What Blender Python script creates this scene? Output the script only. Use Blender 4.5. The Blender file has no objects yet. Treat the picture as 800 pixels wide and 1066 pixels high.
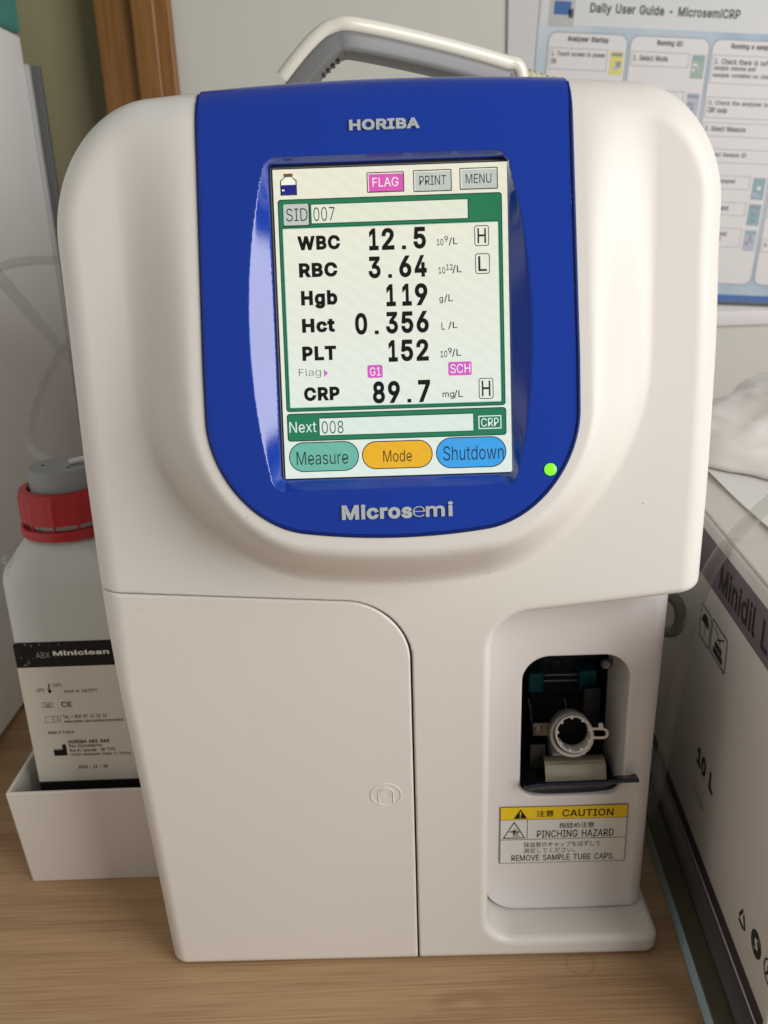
import bpy, math, random
import numpy as np
from mathutils import Vector, Matrix

random.seed(4)
SC = bpy.context.scene
COL = SC.collection
ZC = 412.0                      # the counter lies 412 mm below the lens; shapes are laid out in mm from there

# ------------------------------------------------------------------ camera
FPX = 890.0
_vp = np.array([490., 3075.]) - np.array([400., 533.])
PITCH = math.atan(FPX / math.hypot(*_vp))
DN = _vp / np.linalg.norm(_vp)
RT = np.array([DN[1], -DN[0]])
FWD = np.array([0, math.cos(PITCH), -math.sin(PITCH)])
UPV = np.array([0, math.sin(PITCH), math.cos(PITCH)])
RGT = np.array([1., 0, 0])
CAM = np.array([0., -384., 0.])


def ray(x, y):
    q = np.array([x - 400., y - 533.])
    return FWD + RGT * (q @ RT) / FPX - UPV * (q @ DN) / FPX


def on_plane(x, y, p0, n):
    d = ray(x, y)
    t = ((np.asarray(p0, float) - CAM) @ n) / (d @ n)
    return CAM + d * t


def at(x, y, Y):
    return on_plane(x, y, (0, Y, 0), np.array([0, 1., 0]))


def W(v):                       # mm -> metres above the floor of the counter
    return Vector((v[0] / 1000, v[1] / 1000, (v[2] + ZC) / 1000))


cam = bpy.data.cameras.new('camera')
cam.sensor_fit = 'HORIZONTAL'
cam.sensor_width = 36
cam.lens = FPX / 800 * 36
cam.clip_start = 0.01
cam.clip_end = 50
cam.dof.use_dof = True
cam.dof.focus_distance = 0.40
cam.dof.aperture_fstop = 17
camo = bpy.data.objects.new('camera', cam)
COL.objects.link(camo)
xr_ = RGT * RT[0] - UPV * DN[0]
yu_ = -(RGT * RT[1] - UPV * DN[1])
camo.matrix_world = Matrix((
    (xr_[0], yu_[0], -FWD[0], 0), (xr_[1], yu_[1], -FWD[1], -.384), (xr_[2], yu_[2], -FWD[2], ZC / 1000), (0, 0, 0, 1)))
SC.camera = camo

# ------------------------------------------------------------------ materials
MATS = {}


def mat(name, color, rough=.5, spec=.5, metal=0., trans=0., ior=1.45, bump=0., bscale=900., vary=0., vscale=8.,
        coat=0., sss=0., emit=None, estr=0., tint=None, speck=0.):
    if name in MATS:
        return MATS[name]
    m = bpy.data.materials.new(name)
    m.use_nodes = True
    nt = m.node_tree
    b = nt.nodes['Principled BSDF']
    b.inputs['Base Color'].default_value = (*color, 1)
    b.inputs['Roughness'].default_value = rough
    b.inputs['Specular IOR Level'].default_value = spec
    b.inputs['Metallic'].default_value = metal
    b.inputs['Transmission Weight'].default_value = trans
    b.inputs['IOR'].default_value = ior
    b.inputs['Coat Weight'].default_value = coat
    b.inputs['Coat Roughness'].default_value = .08
    if sss:
        b.inputs['Subsurface Weight'].default_value = sss
        b.inputs['Subsurface Radius'].default_value = (.01, .01, .01)
        b.inputs['Subsurface Scale'].default_value = 1.
    if emit:
        b.inputs['Emission Color'].default_value = (*emit, 1)
        b.inputs['Emission Strength'].default_value = estr
    tc = nt.nodes.new('ShaderNodeTexCoord')
    if vary:
        n = nt.nodes.new('ShaderNodeTexNoise')
        n.inputs['Scale'].default_value = vscale
        n.inputs['Detail'].default_value = 6
        nt.links.new(tc.outputs['Object'], n.inputs['Vector'])
        mx = nt.nodes.new('ShaderNodeMix')
        mx.data_type = 'RGBA'
        c2 = tint or tuple(c * (1 - vary) for c in color)
        mx.inputs[6].default_value = (*color, 1)
        mx.inputs[7].default_value = (*c2, 1)
        nt.links.new(n.outputs['Fac'], mx.inputs[0])
        nt.links.new(mx.outputs[2], b.inputs['Base Color'])
        if speck:               # a few tiny dirt specks
            sn_ = nt.nodes.new('ShaderNodeTexNoise')
            sn_.inputs['Scale'].default_value = 420
            sn_.inputs['Detail'].default_value = 1
            nt.links.new(tc.outputs['Object'], sn_.inputs['Vector'])
            sr_ = nt.nodes.new('ShaderNodeMapRange')
            sr_.inputs['From Min'].default_value = .80
            sr_.inputs['From Max'].default_value = .84
            sr_.inputs['To Max'].default_value = speck
            nt.links.new(sn_.outputs['Fac'], sr_.inputs['Value'])
            sm_ = nt.nodes.new('ShaderNodeMix')
            sm_.data_type = 'RGBA'
            sm_.inputs[7].default_value = (.16, .13, .10, 1)
            nt.links.new(mx.outputs[2], sm_.inputs[6])
            nt.links.new(sr_.outputs['Result'], sm_.inputs[0])
            nt.links.new(sm_.outputs[2], b.inputs['Base Color'])
    if bump:
        n2 = nt.nodes.new('ShaderNodeTexNoise')
        n2.inputs['Scale'].default_value = bscale
        n2.inputs['Detail'].default_value = 3
        nt.links.new(tc.outputs['Object'], n2.inputs['Vector'])
        bp = nt.nodes.new('ShaderNodeBump')
        bp.inputs['Strength'].default_value = bump
        bp.inputs['Distance'].default_value = .0004
        nt.links.new(n2.outputs['Fac'], bp.inputs['Height'])
        nt.links.new(bp.outputs['Normal'], b.inputs['Normal'])
    MATS[name] = m
    return m


def srgb(r, g, b):
    f = lambda c: (c / 255 / 12.92) if c <= 10 else ((c / 255 + .055) / 1.055) ** 2.4
    return (f(r), f(g), f(b))


def lit(name, rgb, k=1.0):      # a colour shown by the backlit display
    c = srgb(*rgb)
    if name in MATS:
        return MATS[name]
    m = mat(name, (.012, .012, .012), rough=.22, spec=.25, emit=c, estr=k)
    nt = m.node_tree
    b = nt.nodes['Principled BSDF']
    tc = nt.nodes.new('ShaderNodeTexCoord')
    wv = nt.nodes.new('ShaderNodeTexWave')
    mp = nt.nodes.new('ShaderNodeMapping')
    mp.inputs['Rotation'].default_value = (0, math.radians(58), 0)
    nt.links.new(tc.outputs['Object'], mp.inputs['Vector'])
    nt.links.new(mp.outputs['Vector'], wv.inputs['Vector'])
    wv.inputs['Scale'].default_value = 62
    wv.inputs['Distortion'].default_value = 3
    wv.inputs['Detail'].default_value = 2
    wv.inputs['Detail Scale'].default_value = 2
    mr = nt.nodes.new('ShaderNodeMapRange')
    mr.inputs['To Min'].default_value = k * .975
    mr.inputs['To Max'].default_value = k * 1.01
    nt.links.new(wv.outputs['Fac'], mr.inputs['Value'])
    nt.links.new(mr.outputs['Result'], b.inputs['Emission Strength'])
    sx = nt.nodes.new('ShaderNodeSeparateXYZ')
    nt.links.new(tc.outputs['Object'], sx.inputs[0])
    mz = nt.nodes.new('ShaderNodeMapRange')
    mz.inputs['From Min'].default_value = .305
    mz.inputs['From Max'].default_value = .432
    nt.links.new(sx.outputs['Z'], mz.inputs['Value'])
    mc = nt.nodes.new('ShaderNodeMix')
    mc.data_type = 'RGBA'
    mc.inputs[6].default_value = (c[0] * .92, c[1] * 1.02, c[2] * 1.08, 1)
    mc.inputs[7].default_value = (c[0] * 1.03, c[1] * .99, c[2] * .90, 1)
    nt.links.new(mz.outputs['Result'], mc.inputs[0])
    nt.links.new(mc.outputs[2], b.inputs['Emission Color'])
    return m


PLASTIC = mat('white_plastic', (.725, .70, .655), rough=.36, spec=.45, bump=.16, bscale=2600, speck=.5, vary=.03, vscale=14)
DOORPL = mat('door_plastic', (.725, .695, .645), rough=.40, spec=.42, bump=.2, bscale=2600, speck=.5, vary=.03, vscale=14)
LILAC = mat('bay_plastic', (.77, .745, .74), rough=.42, spec=.4, bump=.18, bscale=2600, speck=.6, vary=.04, vscale=20)
BLUE = mat('blue_plastic', (.0, .038, .37), rough=.14, spec=.8, bump=.07, bscale=2200, vary=.1, vscale=10)
SILVER = mat('silver_letters', (.48, .53, .55), rough=.35, metal=.1)
BLACK = mat('black_plastic', (.012, .012, .013), rough=.4)
INK = mat('black_ink', (.012, .0115, .011), rough=.6, spec=.2)
GREYCAP = mat('grey_plastic', (.27, .28, .285), rough=.5, bump=.1, vary=.1, vscale=30)
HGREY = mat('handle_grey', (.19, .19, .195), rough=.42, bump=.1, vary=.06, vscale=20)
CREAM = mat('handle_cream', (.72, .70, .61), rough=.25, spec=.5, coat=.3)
RED = mat('red_plastic', (.42, .012, .016), rough=.38, bump=.05, vary=.15, vscale=25)


# ------------------------------------------------------------------ object helpers
def empty(name, base, label=None, cat=None, group=None):
    o = bpy.data.objects.new(name, None)
    o.empty_display_size = .02
    COL.objects.link(o)
    o.location = W(base)
    o['base'] = 1
    tag(o, label, cat, group)
    return o


def tag(o, label=None, cat=None, group=None, kind=None):
    for k, v in (('label', label), ('category', cat), ('group', group), ('kind', kind)):
        if v:
            o[k] = v
    if 'base' in o.keys():
        del o['base']
    return o


def root_loc(parent):
    l = Vector((0, 0, 0))
    while parent is not None:
        l = l + parent.location
        parent = parent.parent
    return l


def mk(name, V, Fc, m, parent=None, smooth=True, normals=None, mi=None, origin=None, sharp=None):
    """V in mm (lens-level frame)."""
    V = np.asarray(V, float)
    base = root_loc(parent)
    own = Vector((0, 0, 0))
    if parent is None or origin is not None:
        o0 = origin if origin is not None else (V[:, 0].mean(), V[:, 1].mean(), V[:, 2].min())
        own = W(o0) - base
    off = base + own
    P = V / 1000.
    P[:, 2] += ZC / 1000.
    P -= np.array(off)
    me = bpy.data.meshes.new(name)
    me.from_pydata(P.tolist(), [], [tuple(int(i) for i in f) for f in Fc])
    for q in (m if isinstance(m, (list, tuple)) else [m]):
        me.materials.append(q)
    if mi is not None:
        me.polygons.foreach_set('material_index', list(mi))
    me.polygons.foreach_set('use_smooth', [smooth] * len(me.polygons))
    me.update()
    if normals is not None:
        me.normals_split_custom_set_from_vertices(normals.tolist())
    elif smooth and sharp:
        me.set_sharp_from_angle(angle=math.radians(sharp))
    o = bpy.data.objects.new(name, me)
    COL.objects.link(o)
    o.parent = parent
    o.location = own
    return o


class MB:
    """collects shapes (mm) for ONE mesh"""

    def __init__(s):
        s.v, s.f, s.m = [], [], []

    def add(s, V, Fc, mi=0):
        k = len(s.v)
        s.v += [tuple(map(float, p)) for p in V]
        s.f += [tuple(int(i) + k for i in f) for f in Fc]
        s.m += [mi] * len(Fc)
        return s

    def box(s, a, b, mi=0, r=0.):
        x0, y0, z0 = a
        x1, y1, z1 = b
        if r <= 0:
            V = [(x, y, z) for x in (x0, x1) for y in (y0, y1) for z in (z0, z1)]
            F = [(0, 1, 3, 2), (4, 6, 7, 5), (0, 4, 5, 1), (2, 3, 7, 6), (0, 2, 6, 4), (1, 5, 7, 3)]
            return s.add(V, F, mi)
        # rounded box: sphere-like lattice pushed to the corners
        n = 4
        ang = [math.pi / 2 * i / n for i in range(n + 1)]
        cz = [(-1, -math.pi / 2 + a) for a in ang] + [(1, a) for a in ang]
        cx = []
        for q, (sx, sy) in enumerate(((1, 1), (-1, 1), (-1, -1), (1, -1))):
            cx += [(sx, sy, math.pi / 2 * q + a) for a in ang]
        V = []
        for sz, ph in cz:
            for sx, sy, th in cx:
                c = ((x1 - r) if sx > 0 else (x0 + r), (y1 - r) if sy > 0 else (y0 + r), (z1 - r) if sz > 0 else (z0 + r))
                V.append((c[0] + r * math.cos(ph) * math.cos(th), c[1] + r * math.cos(ph) * math.sin(th), c[2] + r * math.sin(ph)))
        N = len(cx)
        F = []
        for i in range(len(cz) - 1):
            for j in range(N):
                F.append((i * N + j, i * N + (j + 1) % N, (i + 1) * N + (j + 1) % N, (i + 1) * N + j))
        F.append(tuple(range(N - 1, -1, -1)))
        F.append(tuple((len(cz) - 1) * N + j for j in range(N)))
        return s.add(V, F, mi)

    def tube(s, pts, r, n=12, mi=0, cap=True, hollow=0., closed=False):
        P = [Vector(p) for p in pts]
        rr = r if isinstance(r, (list, tuple)) else [r] * len(P)
        V = []
        up = None
        for i, p in enumerate(P):
            if closed:
                t = (P[(i + 1) % len(P)] - P[i - 1]).normalized()
            else:
                t = (P[min(i + 1, len(P) - 1)] - P[max(i - 1, 0)]).normalized()
            if up is None:
                up = Vector((0, 0, 1)) if abs(t.z) < .9 else Vector((1, 0, 0))
            a = up - t * up.dot(t)
            a.normalize()
            up = a
            b = t.cross(a)
            for k in range(n):
                th = 2 * math.pi * k / n
                V.append(p + (a * math.cos(th) + b * math.sin(th)) * rr[i])
        F = []
        for i in range(len(P) - (0 if closed else 1)):
            i2 = (i + 1) % len(P)
            for k in range(n):
                F.append((i * n + k, i * n + (k + 1) % n, i2 * n + (k + 1) % n, i2 * n + k))
        if cap and not closed:
            F.append(tuple(range(n - 1, -1, -1)))
            F.append(tuple((len(P) - 1) * n + k for k in range(n)))
        return s.add(V, F, mi)

    def lathe(s, c, prof, n=48, mi=0, axis=None, xdir=None, closed=True):
        """prof: (radius, height) list; closed loops to first when closed"""
        A = Vector(axis or (0, 0, 1)).normalized()
        X = Vector(xdir or ((1, 0, 0) if abs(A.x) < .9 else (0, 1, 0)))
        X = (X - A * X.dot(A)).normalized()
        Yv = A.cross(X)
        c = Vector(c)
        V = []
        for (r, h) in prof:
            for k in range(n):
                th = 2 * math.pi * k / n
                V.append(c + A * h + (X * math.cos(th) + Yv * math.sin(th)) * r)
        F = []
        L = len(prof)
        for i in range(L if closed else L - 1):
            i2 = (i + 1) % L
            for k in range(n):
                F.append((i * n + k, i * n + (k + 1) % n, i2 * n + (k + 1) % n, i2 * n + k))
        if not closed:
            F.append(tuple(range(n - 1, -1, -1)))
            F.append(tuple((L - 1) * n + k for k in range(n)))
        return s.add(V, F, mi)

    def build(s, name, m, parent=None, smooth=True, sharp=35, **kw):
        o = mk(name, s.v, s.f, m, parent, smooth=smooth, mi=s.m, sharp=sharp, **kw)
        return o


def catmull(pts, n=10):
    P = [np.array(p, float) for p in pts]
    P = [2 * P[0] - P[1]] + P + [2 * P[-1] - P[-2]]
    out = []
    for i in range(1, len(P) - 2):
        for k in range(n):
            t = k / n
            a, b, c, d = P[i - 1], P[i], P[i + 1], P[i + 2]
            out.append(.5 * (2 * b + (c - a) * t + (2 * a - 5 * b + 4 * c - d) * t * t + (3 * b - a - 3 * c + d) * t ** 3))
    out.append(P[-2])
    return out


# ------------------------------------------------------------------ lettering
_TXT = {}
_GLYPH_DATA = '''
A|288|10,0 121,305 166,305 278,0 237,0 172,181 158,223 139,287 147,287 128,223 114,181 51,0;66,85 66,119 222,119 222,85
B|274|36,0 36,305 145,305 174,303 197,294 216,282 229,265 236,246 239,224 237,207 232,192 214,172 189,160 189,157 203,154 218,147 231,136 241,122 248,104 251,82 248,60 240,40 226,23 207,11 181,3 148,0;75,34 147,34 177,38 198,48 209,63 213,82 211,97 205,110 196,122 183,131 168,137 149,138 75,138;75,171 143,171 173,178 185,185 194,196 200,209 202,223 198,242 188,257 170,268 144,271 75,271
C|306|160,-4 123,1 90,15 63,38 42,69 29,108 24,152 29,197 42,236 63,267 90,290 123,305 160,309 204,303 224,294 241,283 256,268 269,251 278,231 284,209 245,209 234,237 214,257 189,269 160,273 134,270 110,259 90,242 75,218 65,188 62,152 65,117 75,87 90,63 110,46 134,35 160,32 189,36 214,48 234,69 245,96 284,96 278,74 269,54 257,37 241,23 224,11 204,3 183,-2
D|301|131,0 58,0 58,34 129,34 163,38 191,48 212,66 227,89 236,119 239,153 236,187 227,216 213,240 192,257 165,267 133,271 56,271 56,305 135,305 177,301 212,287 239,265 260,235 273,197 277,153 273,109 260,71 239,41 210,18 174,5;75,305 75,0 36,0 36,305
E|251|36,0 36,305 223,305 223,271 75,271 75,171 213,171 213,137 75,137 75,34 225,34 225,0
F|246|36,0 36,305 221,305 221,271 75,271 75,167 208,167 208,133 75,133 75,0
G|312|161,-4 123,1 90,15 62,38 41,69 28,108 24,152 28,197 41,236 62,267 89,290 122,305 159,309 182,308 204,302 224,293 242,282 257,267 269,250 279,230 285,209 245,209 232,236 214,256 189,269 159,273 133,270 110,259 90,242 75,218 65,188 62,152 65,117 75,87 90,63 111,46 134,35 161,32 186,34 207,43 224,56 238,74 246,96 249,121 261,119 170,119 170,153 287,153 287,120 283,85 271,54 251,30 226,11 196,0
H|310|36,0 36,305 75,305 75,173 235,173 235,305 274,305 274,0 235,0 235,139 75,139 75,0
I|180|19,0 19,34 71,34 71,271 19,271 19,305 162,305 162,271 110,271 110,34 162,34 162,0
K|280|63,87 63,130 83,157 105,182 127,206 218,305 269,305 139,166 137,166;36,0 36,305 75,305 75,201 74,135 75,116 75,0;223,0 113,155 137,186 269,0
L|236|36,0 36,305 75,305 75,34 217,34 217,0
M|377|36,0 36,305 91,305 166,112 172,95 180,74 187,50 193,29 184,29 191,50 198,73 205,95 211,112 286,305 341,305 341,0 303,0 303,175 303,196 303,221 304,248 304,274 308,274 299,246 289,218 280,193 273,175 205,0 172,0 102,175 95,193 87,217 77,245 67,274 71,274 72,250 73,223 73,197 73,175 73,0
N|314|36,0 36,305 82,305 206,110 218,90 233,64 248,33 243,32 240,65 239,94 239,117 239,305 278,305 278,0 232,0 121,174 106,198 89,229 65,271 71,272 73,230 75,197 75,175 75,0
O|320|160,-4 123,1 90,15 63,38 42,69 29,108 24,152 29,197 42,236 63,267 90,290 123,305 160,309 197,305 230,290 257,267 278,236 291,197 296,152 291,108 278,69 257,38 230,15 197,1;160,32 186,35 210,46 230,63 245,86 255,116 258,152 255,189 245,219 230,243 210,260 186,270 160,273 134,270 111,260 91,242 75,219 65,189 62,152 65,116 75,87 91,63 111,46 134,35
P|267|36,0 36,305 141,305 173,302 199,292 220,277 234,258 242,235 245,209 242,183 234,159 220,140 199,124 173,115 141,111 66,111 66,145 140,145 161,147 178,154 191,163 200,176 205,191 207,209 205,226 200,241 191,254 178,263 161,269 139,271 75,271 75,0
Q|320|147,95 188,95 222,51 230,39 281,-29 240,-29 207,16 199,27;160,-4 123,1 90,15 63,38 42,69 29,108 24,152 29,197 42,236 63,267 90,290 123,305 160,309 197,305 230,290 257,267 278,236 291,197 296,152 291,108 278,69 257,38 230,15 197,1;160,32 186,35 210,46 230,63 245,86 255,116 258,152 255,189 245,219 230,243 210,260 186,270 160,273 134,270 111,260 91,242 75,219 65,189 62,152 65,116 75,87 91,63 111,46 134,35
R|269|36,0 36,305 142,305 174,302 200,293 220,279 234,260 243,237 246,211 243,185 234,163 220,144 200,130 174,122 142,119 58,119 58,153 140,153 162,155 179,160 191,169 200,180 205,195 207,211 205,228 200,243 191,255 179,264 161,269 140,271 75,271 75,0;212,0 138,137 182,137 257,0
S|268|134,-5 103,-3 77,6 55,19 38,36 28,57 23,82 63,82 66,66 74,53 85,42 100,35 134,29 154,31 172,36 186,44 198,55 205,68 207,84 205,97 199,107 178,123 147,133 110,144 77,156 52,174 36,196 31,223 35,248 45,269 61,286 83,299 108,307 136,309 165,307 190,299 210,286 226,269 237,249 240,227 202,227 196,247 181,262 160,272 135,275 117,273 100,269 87,261 77,251 71,239 69,225 71,211 79,200 102,185 127,176 159,168 187,158 215,143 237,119 243,102 245,83 242,59 232,38 216,20 194,6 167,-2
T|269|19,271 19,305 250,305 250,271 154,271 154,0 116,0 116,271
U|310|155,-5 122,-1 92,9 69,26 51,48 40,74 36,104 36,305 75,305 75,107 77,86 84,68 96,52 112,41 132,33 155,31 179,33 198,41 214,52 226,68 233,86 236,107 236,305 274,305 274,104 271,74 260,48 242,26 218,9 189,-1
V|288|122,0 10,305 51,305 115,124 129,82 149,18 141,18 160,83 174,124 237,305 278,305 167,0
W|412|93,0 10,305 49,305 98,118 105,87 112,56 118,24 113,24 120,56 127,87 134,118 184,305 228,305 277,118 285,87 292,56 298,24 293,24 299,56 306,87 314,118 362,305 402,305 318,0 273,0 221,194 211,235 202,285 210,285 201,237 191,194 138,0
X|285|11,0 130,171 130,142 18,305 62,305 107,240 122,217 134,197 146,175 139,175 151,197 163,217 179,240 224,305 268,305 155,143 155,172 273,0 229,0 175,78 161,99 150,117 138,139 147,139 135,118 124,99 109,78 55,0
Y|283|122,0 122,125 10,305 55,305 115,207 133,175 150,138 134,138 151,176 168,207 229,305 273,305 161,125 161,0
Z|263|25,0 25,28 164,231 184,258 204,285 209,273 171,271 134,271 24,271 24,305 238,305 238,277 101,77 80,48 58,20 54,33 91,34 128,34 240,34 240,0
a|234|96,-5 75,-3 57,3 41,13 29,27 21,44 18,65 20,83 26,97 35,107 47,116 75,126 107,132 140,136 159,141 164,146 165,153 165,154 160,178 144,193 117,198 90,193 71,180 60,164 25,175 34,193 47,208 63,218 80,225 116,231 143,228 171,216 184,206 193,192 200,174 202,151 202,0 166,0 166,31 163,31 151,15 129,1;102,27 121,29 137,35 149,44 158,56 163,69 165,83 165,114 156,109 139,105 120,103 105,101 81,95 62,84 57,75 55,63 61,43 78,31
b|255|138,-5 119,-3 103,2 83,19 71,35 67,35 67,0 32,0 32,305 68,305 68,192 71,192 82,207 103,224 118,229 137,231 164,227 188,216 207,199 222,176 231,147 234,113 231,80 222,51 207,27 188,10 164,-1;132,28 152,31 168,39 180,53 189,70 195,91 197,114 195,136 190,157 181,174 168,187 152,195 132,198 113,195 97,187 84,175 75,158 69,137 68,114 69,90 75,69 84,52 97,39 113,31
c|237|124,-5 95,-1 70,10 49,28 34,51 24,80 20,112 24,146 34,175 49,198 70,216 95,227 124,231 156,226 183,214 204,193 217,166 182,157 174,174 162,186 145,195 124,198 104,195 87,186 74,172 65,155 60,135 58,112 60,91 65,70 74,53 87,40 104,31 124,28 146,31 162,40 175,53 183,70 218,61 205,34 184,13 156,0
d|255|117,-5 90,-1 67,10 47,27 33,51 24,80 20,113 24,147 33,176 48,199 67,216 91,227 117,231 137,229 152,224 172,207 184,192 186,192 186,305 223,305 223,0 188,0 188,35 184,35 172,19 151,2 136,-3;123,28 142,31 158,39 171,52 180,69 185,90 187,114 185,137 180,158 171,175 158,187 142,195 123,198 103,195 87,187 74,174 65,157 60,136 58,114 60,91 65,70 74,53 87,39 103,31
e|242|127,-5 96,-1 70,10 49,27 33,51 24,79 20,112 24,145 33,174 48,198 69,216 94,227 123,231 159,224 176,216 192,205 204,189 214,169 221,145 223,116 223,102 45,102 45,133 203,133 186,121 184,142 179,161 170,177 158,188 142,196 123,198 104,196 88,188 75,176 65,162 60,145 58,127 58,107 60,83 66,64 77,48 91,37 108,30 127,28 152,32 171,44 183,63 219,54 212,38 201,24 187,12 170,3 150,-3
f|152|137,228 137,196 4,196 4,228;48,0 48,259 51,277 57,291 68,303 81,311 112,318 133,316 146,313 136,281 129,283 117,284 102,282 93,276 87,266 85,251 85,0
g|255|124,-90 101,-89 80,-84 49,-66 30,-42 61,-24 73,-40 93,-53 124,-58 149,-55 169,-45 182,-28 187,-3 187,41 184,41 172,25 151,9 136,5 117,3 91,6 68,16 48,32 33,54 24,82 20,115 24,148 33,176 48,199 67,216 91,227 118,231 137,229 152,224 173,208 185,191 188,191 188,228 223,228 223,-5 220,-32 210,-54 195,-70 174,-82 151,-88;123,35 142,38 158,45 171,57 180,73 186,92 187,116 186,138 180,158 171,175 158,187 142,195 123,198 103,195 87,187 74,174 65,157 60,138 58,116 60,93 65,74 74,58 87,45 103,38
h|246|68,136 68,0 32,0 32,305 68,305 68,172 61,172 74,199 91,217 112,227 136,231 158,228 177,221 193,209 204,192 212,171 214,144 214,0 178,0 178,141 174,165 164,183 147,194 126,197 110,196 96,190 85,182 76,170 70,154
i|100|32,0 32,228 68,228 68,0;50,266 40,267 32,273 27,281 25,290 27,299 32,307 40,312 50,314 60,312 68,307 74,299 76,290 74,281 68,273 60,267
k|228|66,82 66,127 72,127 171,228 216,228 110,120 106,120;32,0 32,305 68,305 68,0;176,0 89,111 115,137 223,0
l|113|84,-1 61,2 44,12 35,28 32,51 32,305 68,305 68,59 72,37 78,33 88,31 96,32 102,33 108,2 97,-1
m|366|32,0 32,228 67,228 67,177 65,177 71,194 79,208 103,226 132,232 154,228 172,216 185,199 193,177 187,177 193,192 202,206 228,225 262,232 281,230 298,223 313,212 324,197 332,177 334,153 334,0 297,0 297,152 294,173 284,188 268,196 251,198 237,197 225,192 207,174 201,148 201,0 164,0 164,156 161,173 152,187 137,195 120,198 95,192 84,184 75,174 70,160 68,143 68,0
n|246|68,136 68,0 32,0 32,228 67,228 67,172 61,172 74,199 91,217 112,227 136,231 158,228 177,221 193,209 204,192 212,171 214,144 214,0 178,0 178,141 174,165 164,183 147,194 126,197 110,196 96,190 85,182 76,170 70,154
o|249|124,-5 95,-1 70,10 49,28 34,51 24,80 20,112 24,146 34,175 49,198 70,216 95,227 124,231 154,227 179,216 200,198 216,175 225,146 229,112 225,80 216,51 200,28 179,10 154,-1;124,28 145,31 162,40 175,53 184,70 190,91 192,112 190,135 184,155 175,172 162,186 145,195 124,198 104,195 87,186 74,172 65,155 60,135 58,112 60,91 65,70 74,53 87,40 104,31
p|255|32,-86 32,228 67,228 67,192 71,192 82,207 103,224 118,229 137,231 164,227 188,216 207,199 222,176 231,147 234,113 231,80 222,51 207,27 188,10 164,-1 138,-5 119,-3 104,2 83,19 71,35 68,35 68,-86;132,28 152,31 168,39 180,53 189,70 195,91 197,114 195,136 190,157 181,174 168,187 152,195 132,198 113,195 97,187 84,175 75,158 69,137 68,114 69,90 75,69 84,52 97,39 113,31
q|255|223,-86 186,-86 186,35 184,35 172,19 151,2 136,-3 117,-5 90,-1 67,10 47,27 33,51 24,80 20,113 24,147 33,176 48,199 67,216 91,227 117,231 137,229 152,224 172,207 184,192 188,192 188,228 223,228;123,28 142,31 158,39 171,52 180,69 185,90 187,114 185,137 180,158 171,175 158,187 142,195 123,198 103,195 87,187 74,174 65,157 60,136 58,114 60,91 65,70 74,53 87,39 103,31
r|155|32,0 32,228 67,228 67,193 69,193 78,208 91,220 108,228 128,231 138,231 146,230 146,193 138,195 124,195 109,194 95,189 84,181 75,170 70,157 68,142 68,0
s|219|109,-5 87,-3 67,2 51,11 37,23 27,38 21,57 56,64 63,48 74,36 90,29 109,27 130,30 147,37 157,49 161,62 159,73 152,81 142,88 127,93 90,102 63,111 43,125 32,142 28,164 31,183 39,199 52,212 69,222 89,229 112,231 134,229 152,223 167,215 179,204 194,174 161,166 155,179 146,189 132,197 112,200 94,197 79,190 68,179 65,166 67,155 74,146 103,134 138,126 165,116 184,103 195,85 199,64 196,45 187,28 174,14 156,4 134,-3
t|136|122,228 122,196 4,196 4,228;39,283 76,283 76,59 77,46 82,37 90,32 102,30 111,31 121,32 128,1 115,-2 101,-2 75,1 55,13 43,31 39,56
u|246|109,-3 88,-1 69,6 53,18 41,35 34,57 32,83 32,228 68,228 68,86 72,63 82,45 99,34 120,30 136,32 149,37 161,46 170,58 176,73 178,92 178,228 214,228 214,0 179,0 179,55 184,55 172,28 154,10 133,0
v|234|98,0 10,228 51,228 99,93 112,52 123,12 110,12 122,52 134,93 183,228 223,228 136,0
w|340|83,0 14,228 52,228 80,128 92,82 105,25 99,25 111,81 124,128 151,228 190,228 217,128 229,81 241,25 235,25 248,81 260,128 288,228 327,228 258,0 221,0 191,103 183,135 174,168 166,203 174,203 166,168 158,135 149,103 119,0
x|227|12,0 103,131 103,103 17,228 60,228 88,183 108,152 124,124 105,124 121,152 140,183 169,228 211,228 125,101 125,128 215,0 172,0 138,51 120,82 104,109 123,109 107,82 89,51 55,0
y|234|28,-83 37,-51 43,-52 62,-53 78,-44 90,-21 98,-1 10,228 51,228 99,93 112,52 123,12 110,12 121,52 134,93 183,228 223,228 122,-35 106,-64 84,-81 55,-87 39,-86
z|228|25,0 25,27 152,192 152,194 29,194 29,228 200,228 200,198 76,36 76,34 203,34 203,0
0|272|136,-4 104,1 78,14 57,37 41,68 32,107 29,152 32,198 41,237 57,268 78,291 105,305 136,309 167,305 194,291 215,268 230,237 240,198 243,152 240,107 231,68 215,37 194,14 168,1;136,30 157,33 174,44 188,62 198,86 204,117 206,152 204,189 198,219 188,243 174,261 157,272 136,276 115,272 98,261 84,243 74,219 68,189 66,152 68,117 74,86 84,62 98,44 115,33
1|272|46,0 46,33 235,33 235,0;166,305 166,0 127,0 127,269 126,269 52,215 52,256 119,305
2|272|38,0 38,28 141,137 169,169 186,196 192,223 190,238 185,251 176,262 164,269 134,276 118,274 103,268 92,260 83,248 78,234 76,217 39,217 42,243 52,265 66,284 86,298 109,306 135,309 161,306 184,298 202,285 217,267 226,246 229,223 223,191 202,155 160,108 92,36 92,34 234,34 234,0
3|272|131,-4 104,-2 80,6 59,18 42,34 31,55 26,79 66,79 69,64 76,52 86,43 99,36 131,30 165,36 178,45 189,56 195,70 197,87 196,103 190,118 179,130 165,140 145,146 121,149 94,149 94,179 173,269 173,271 42,271 42,305 223,305 223,276 127,167 127,173 158,173 185,166 207,152 223,133 232,111 236,87 232,62 222,40 206,21 185,7 160,-1
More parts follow.
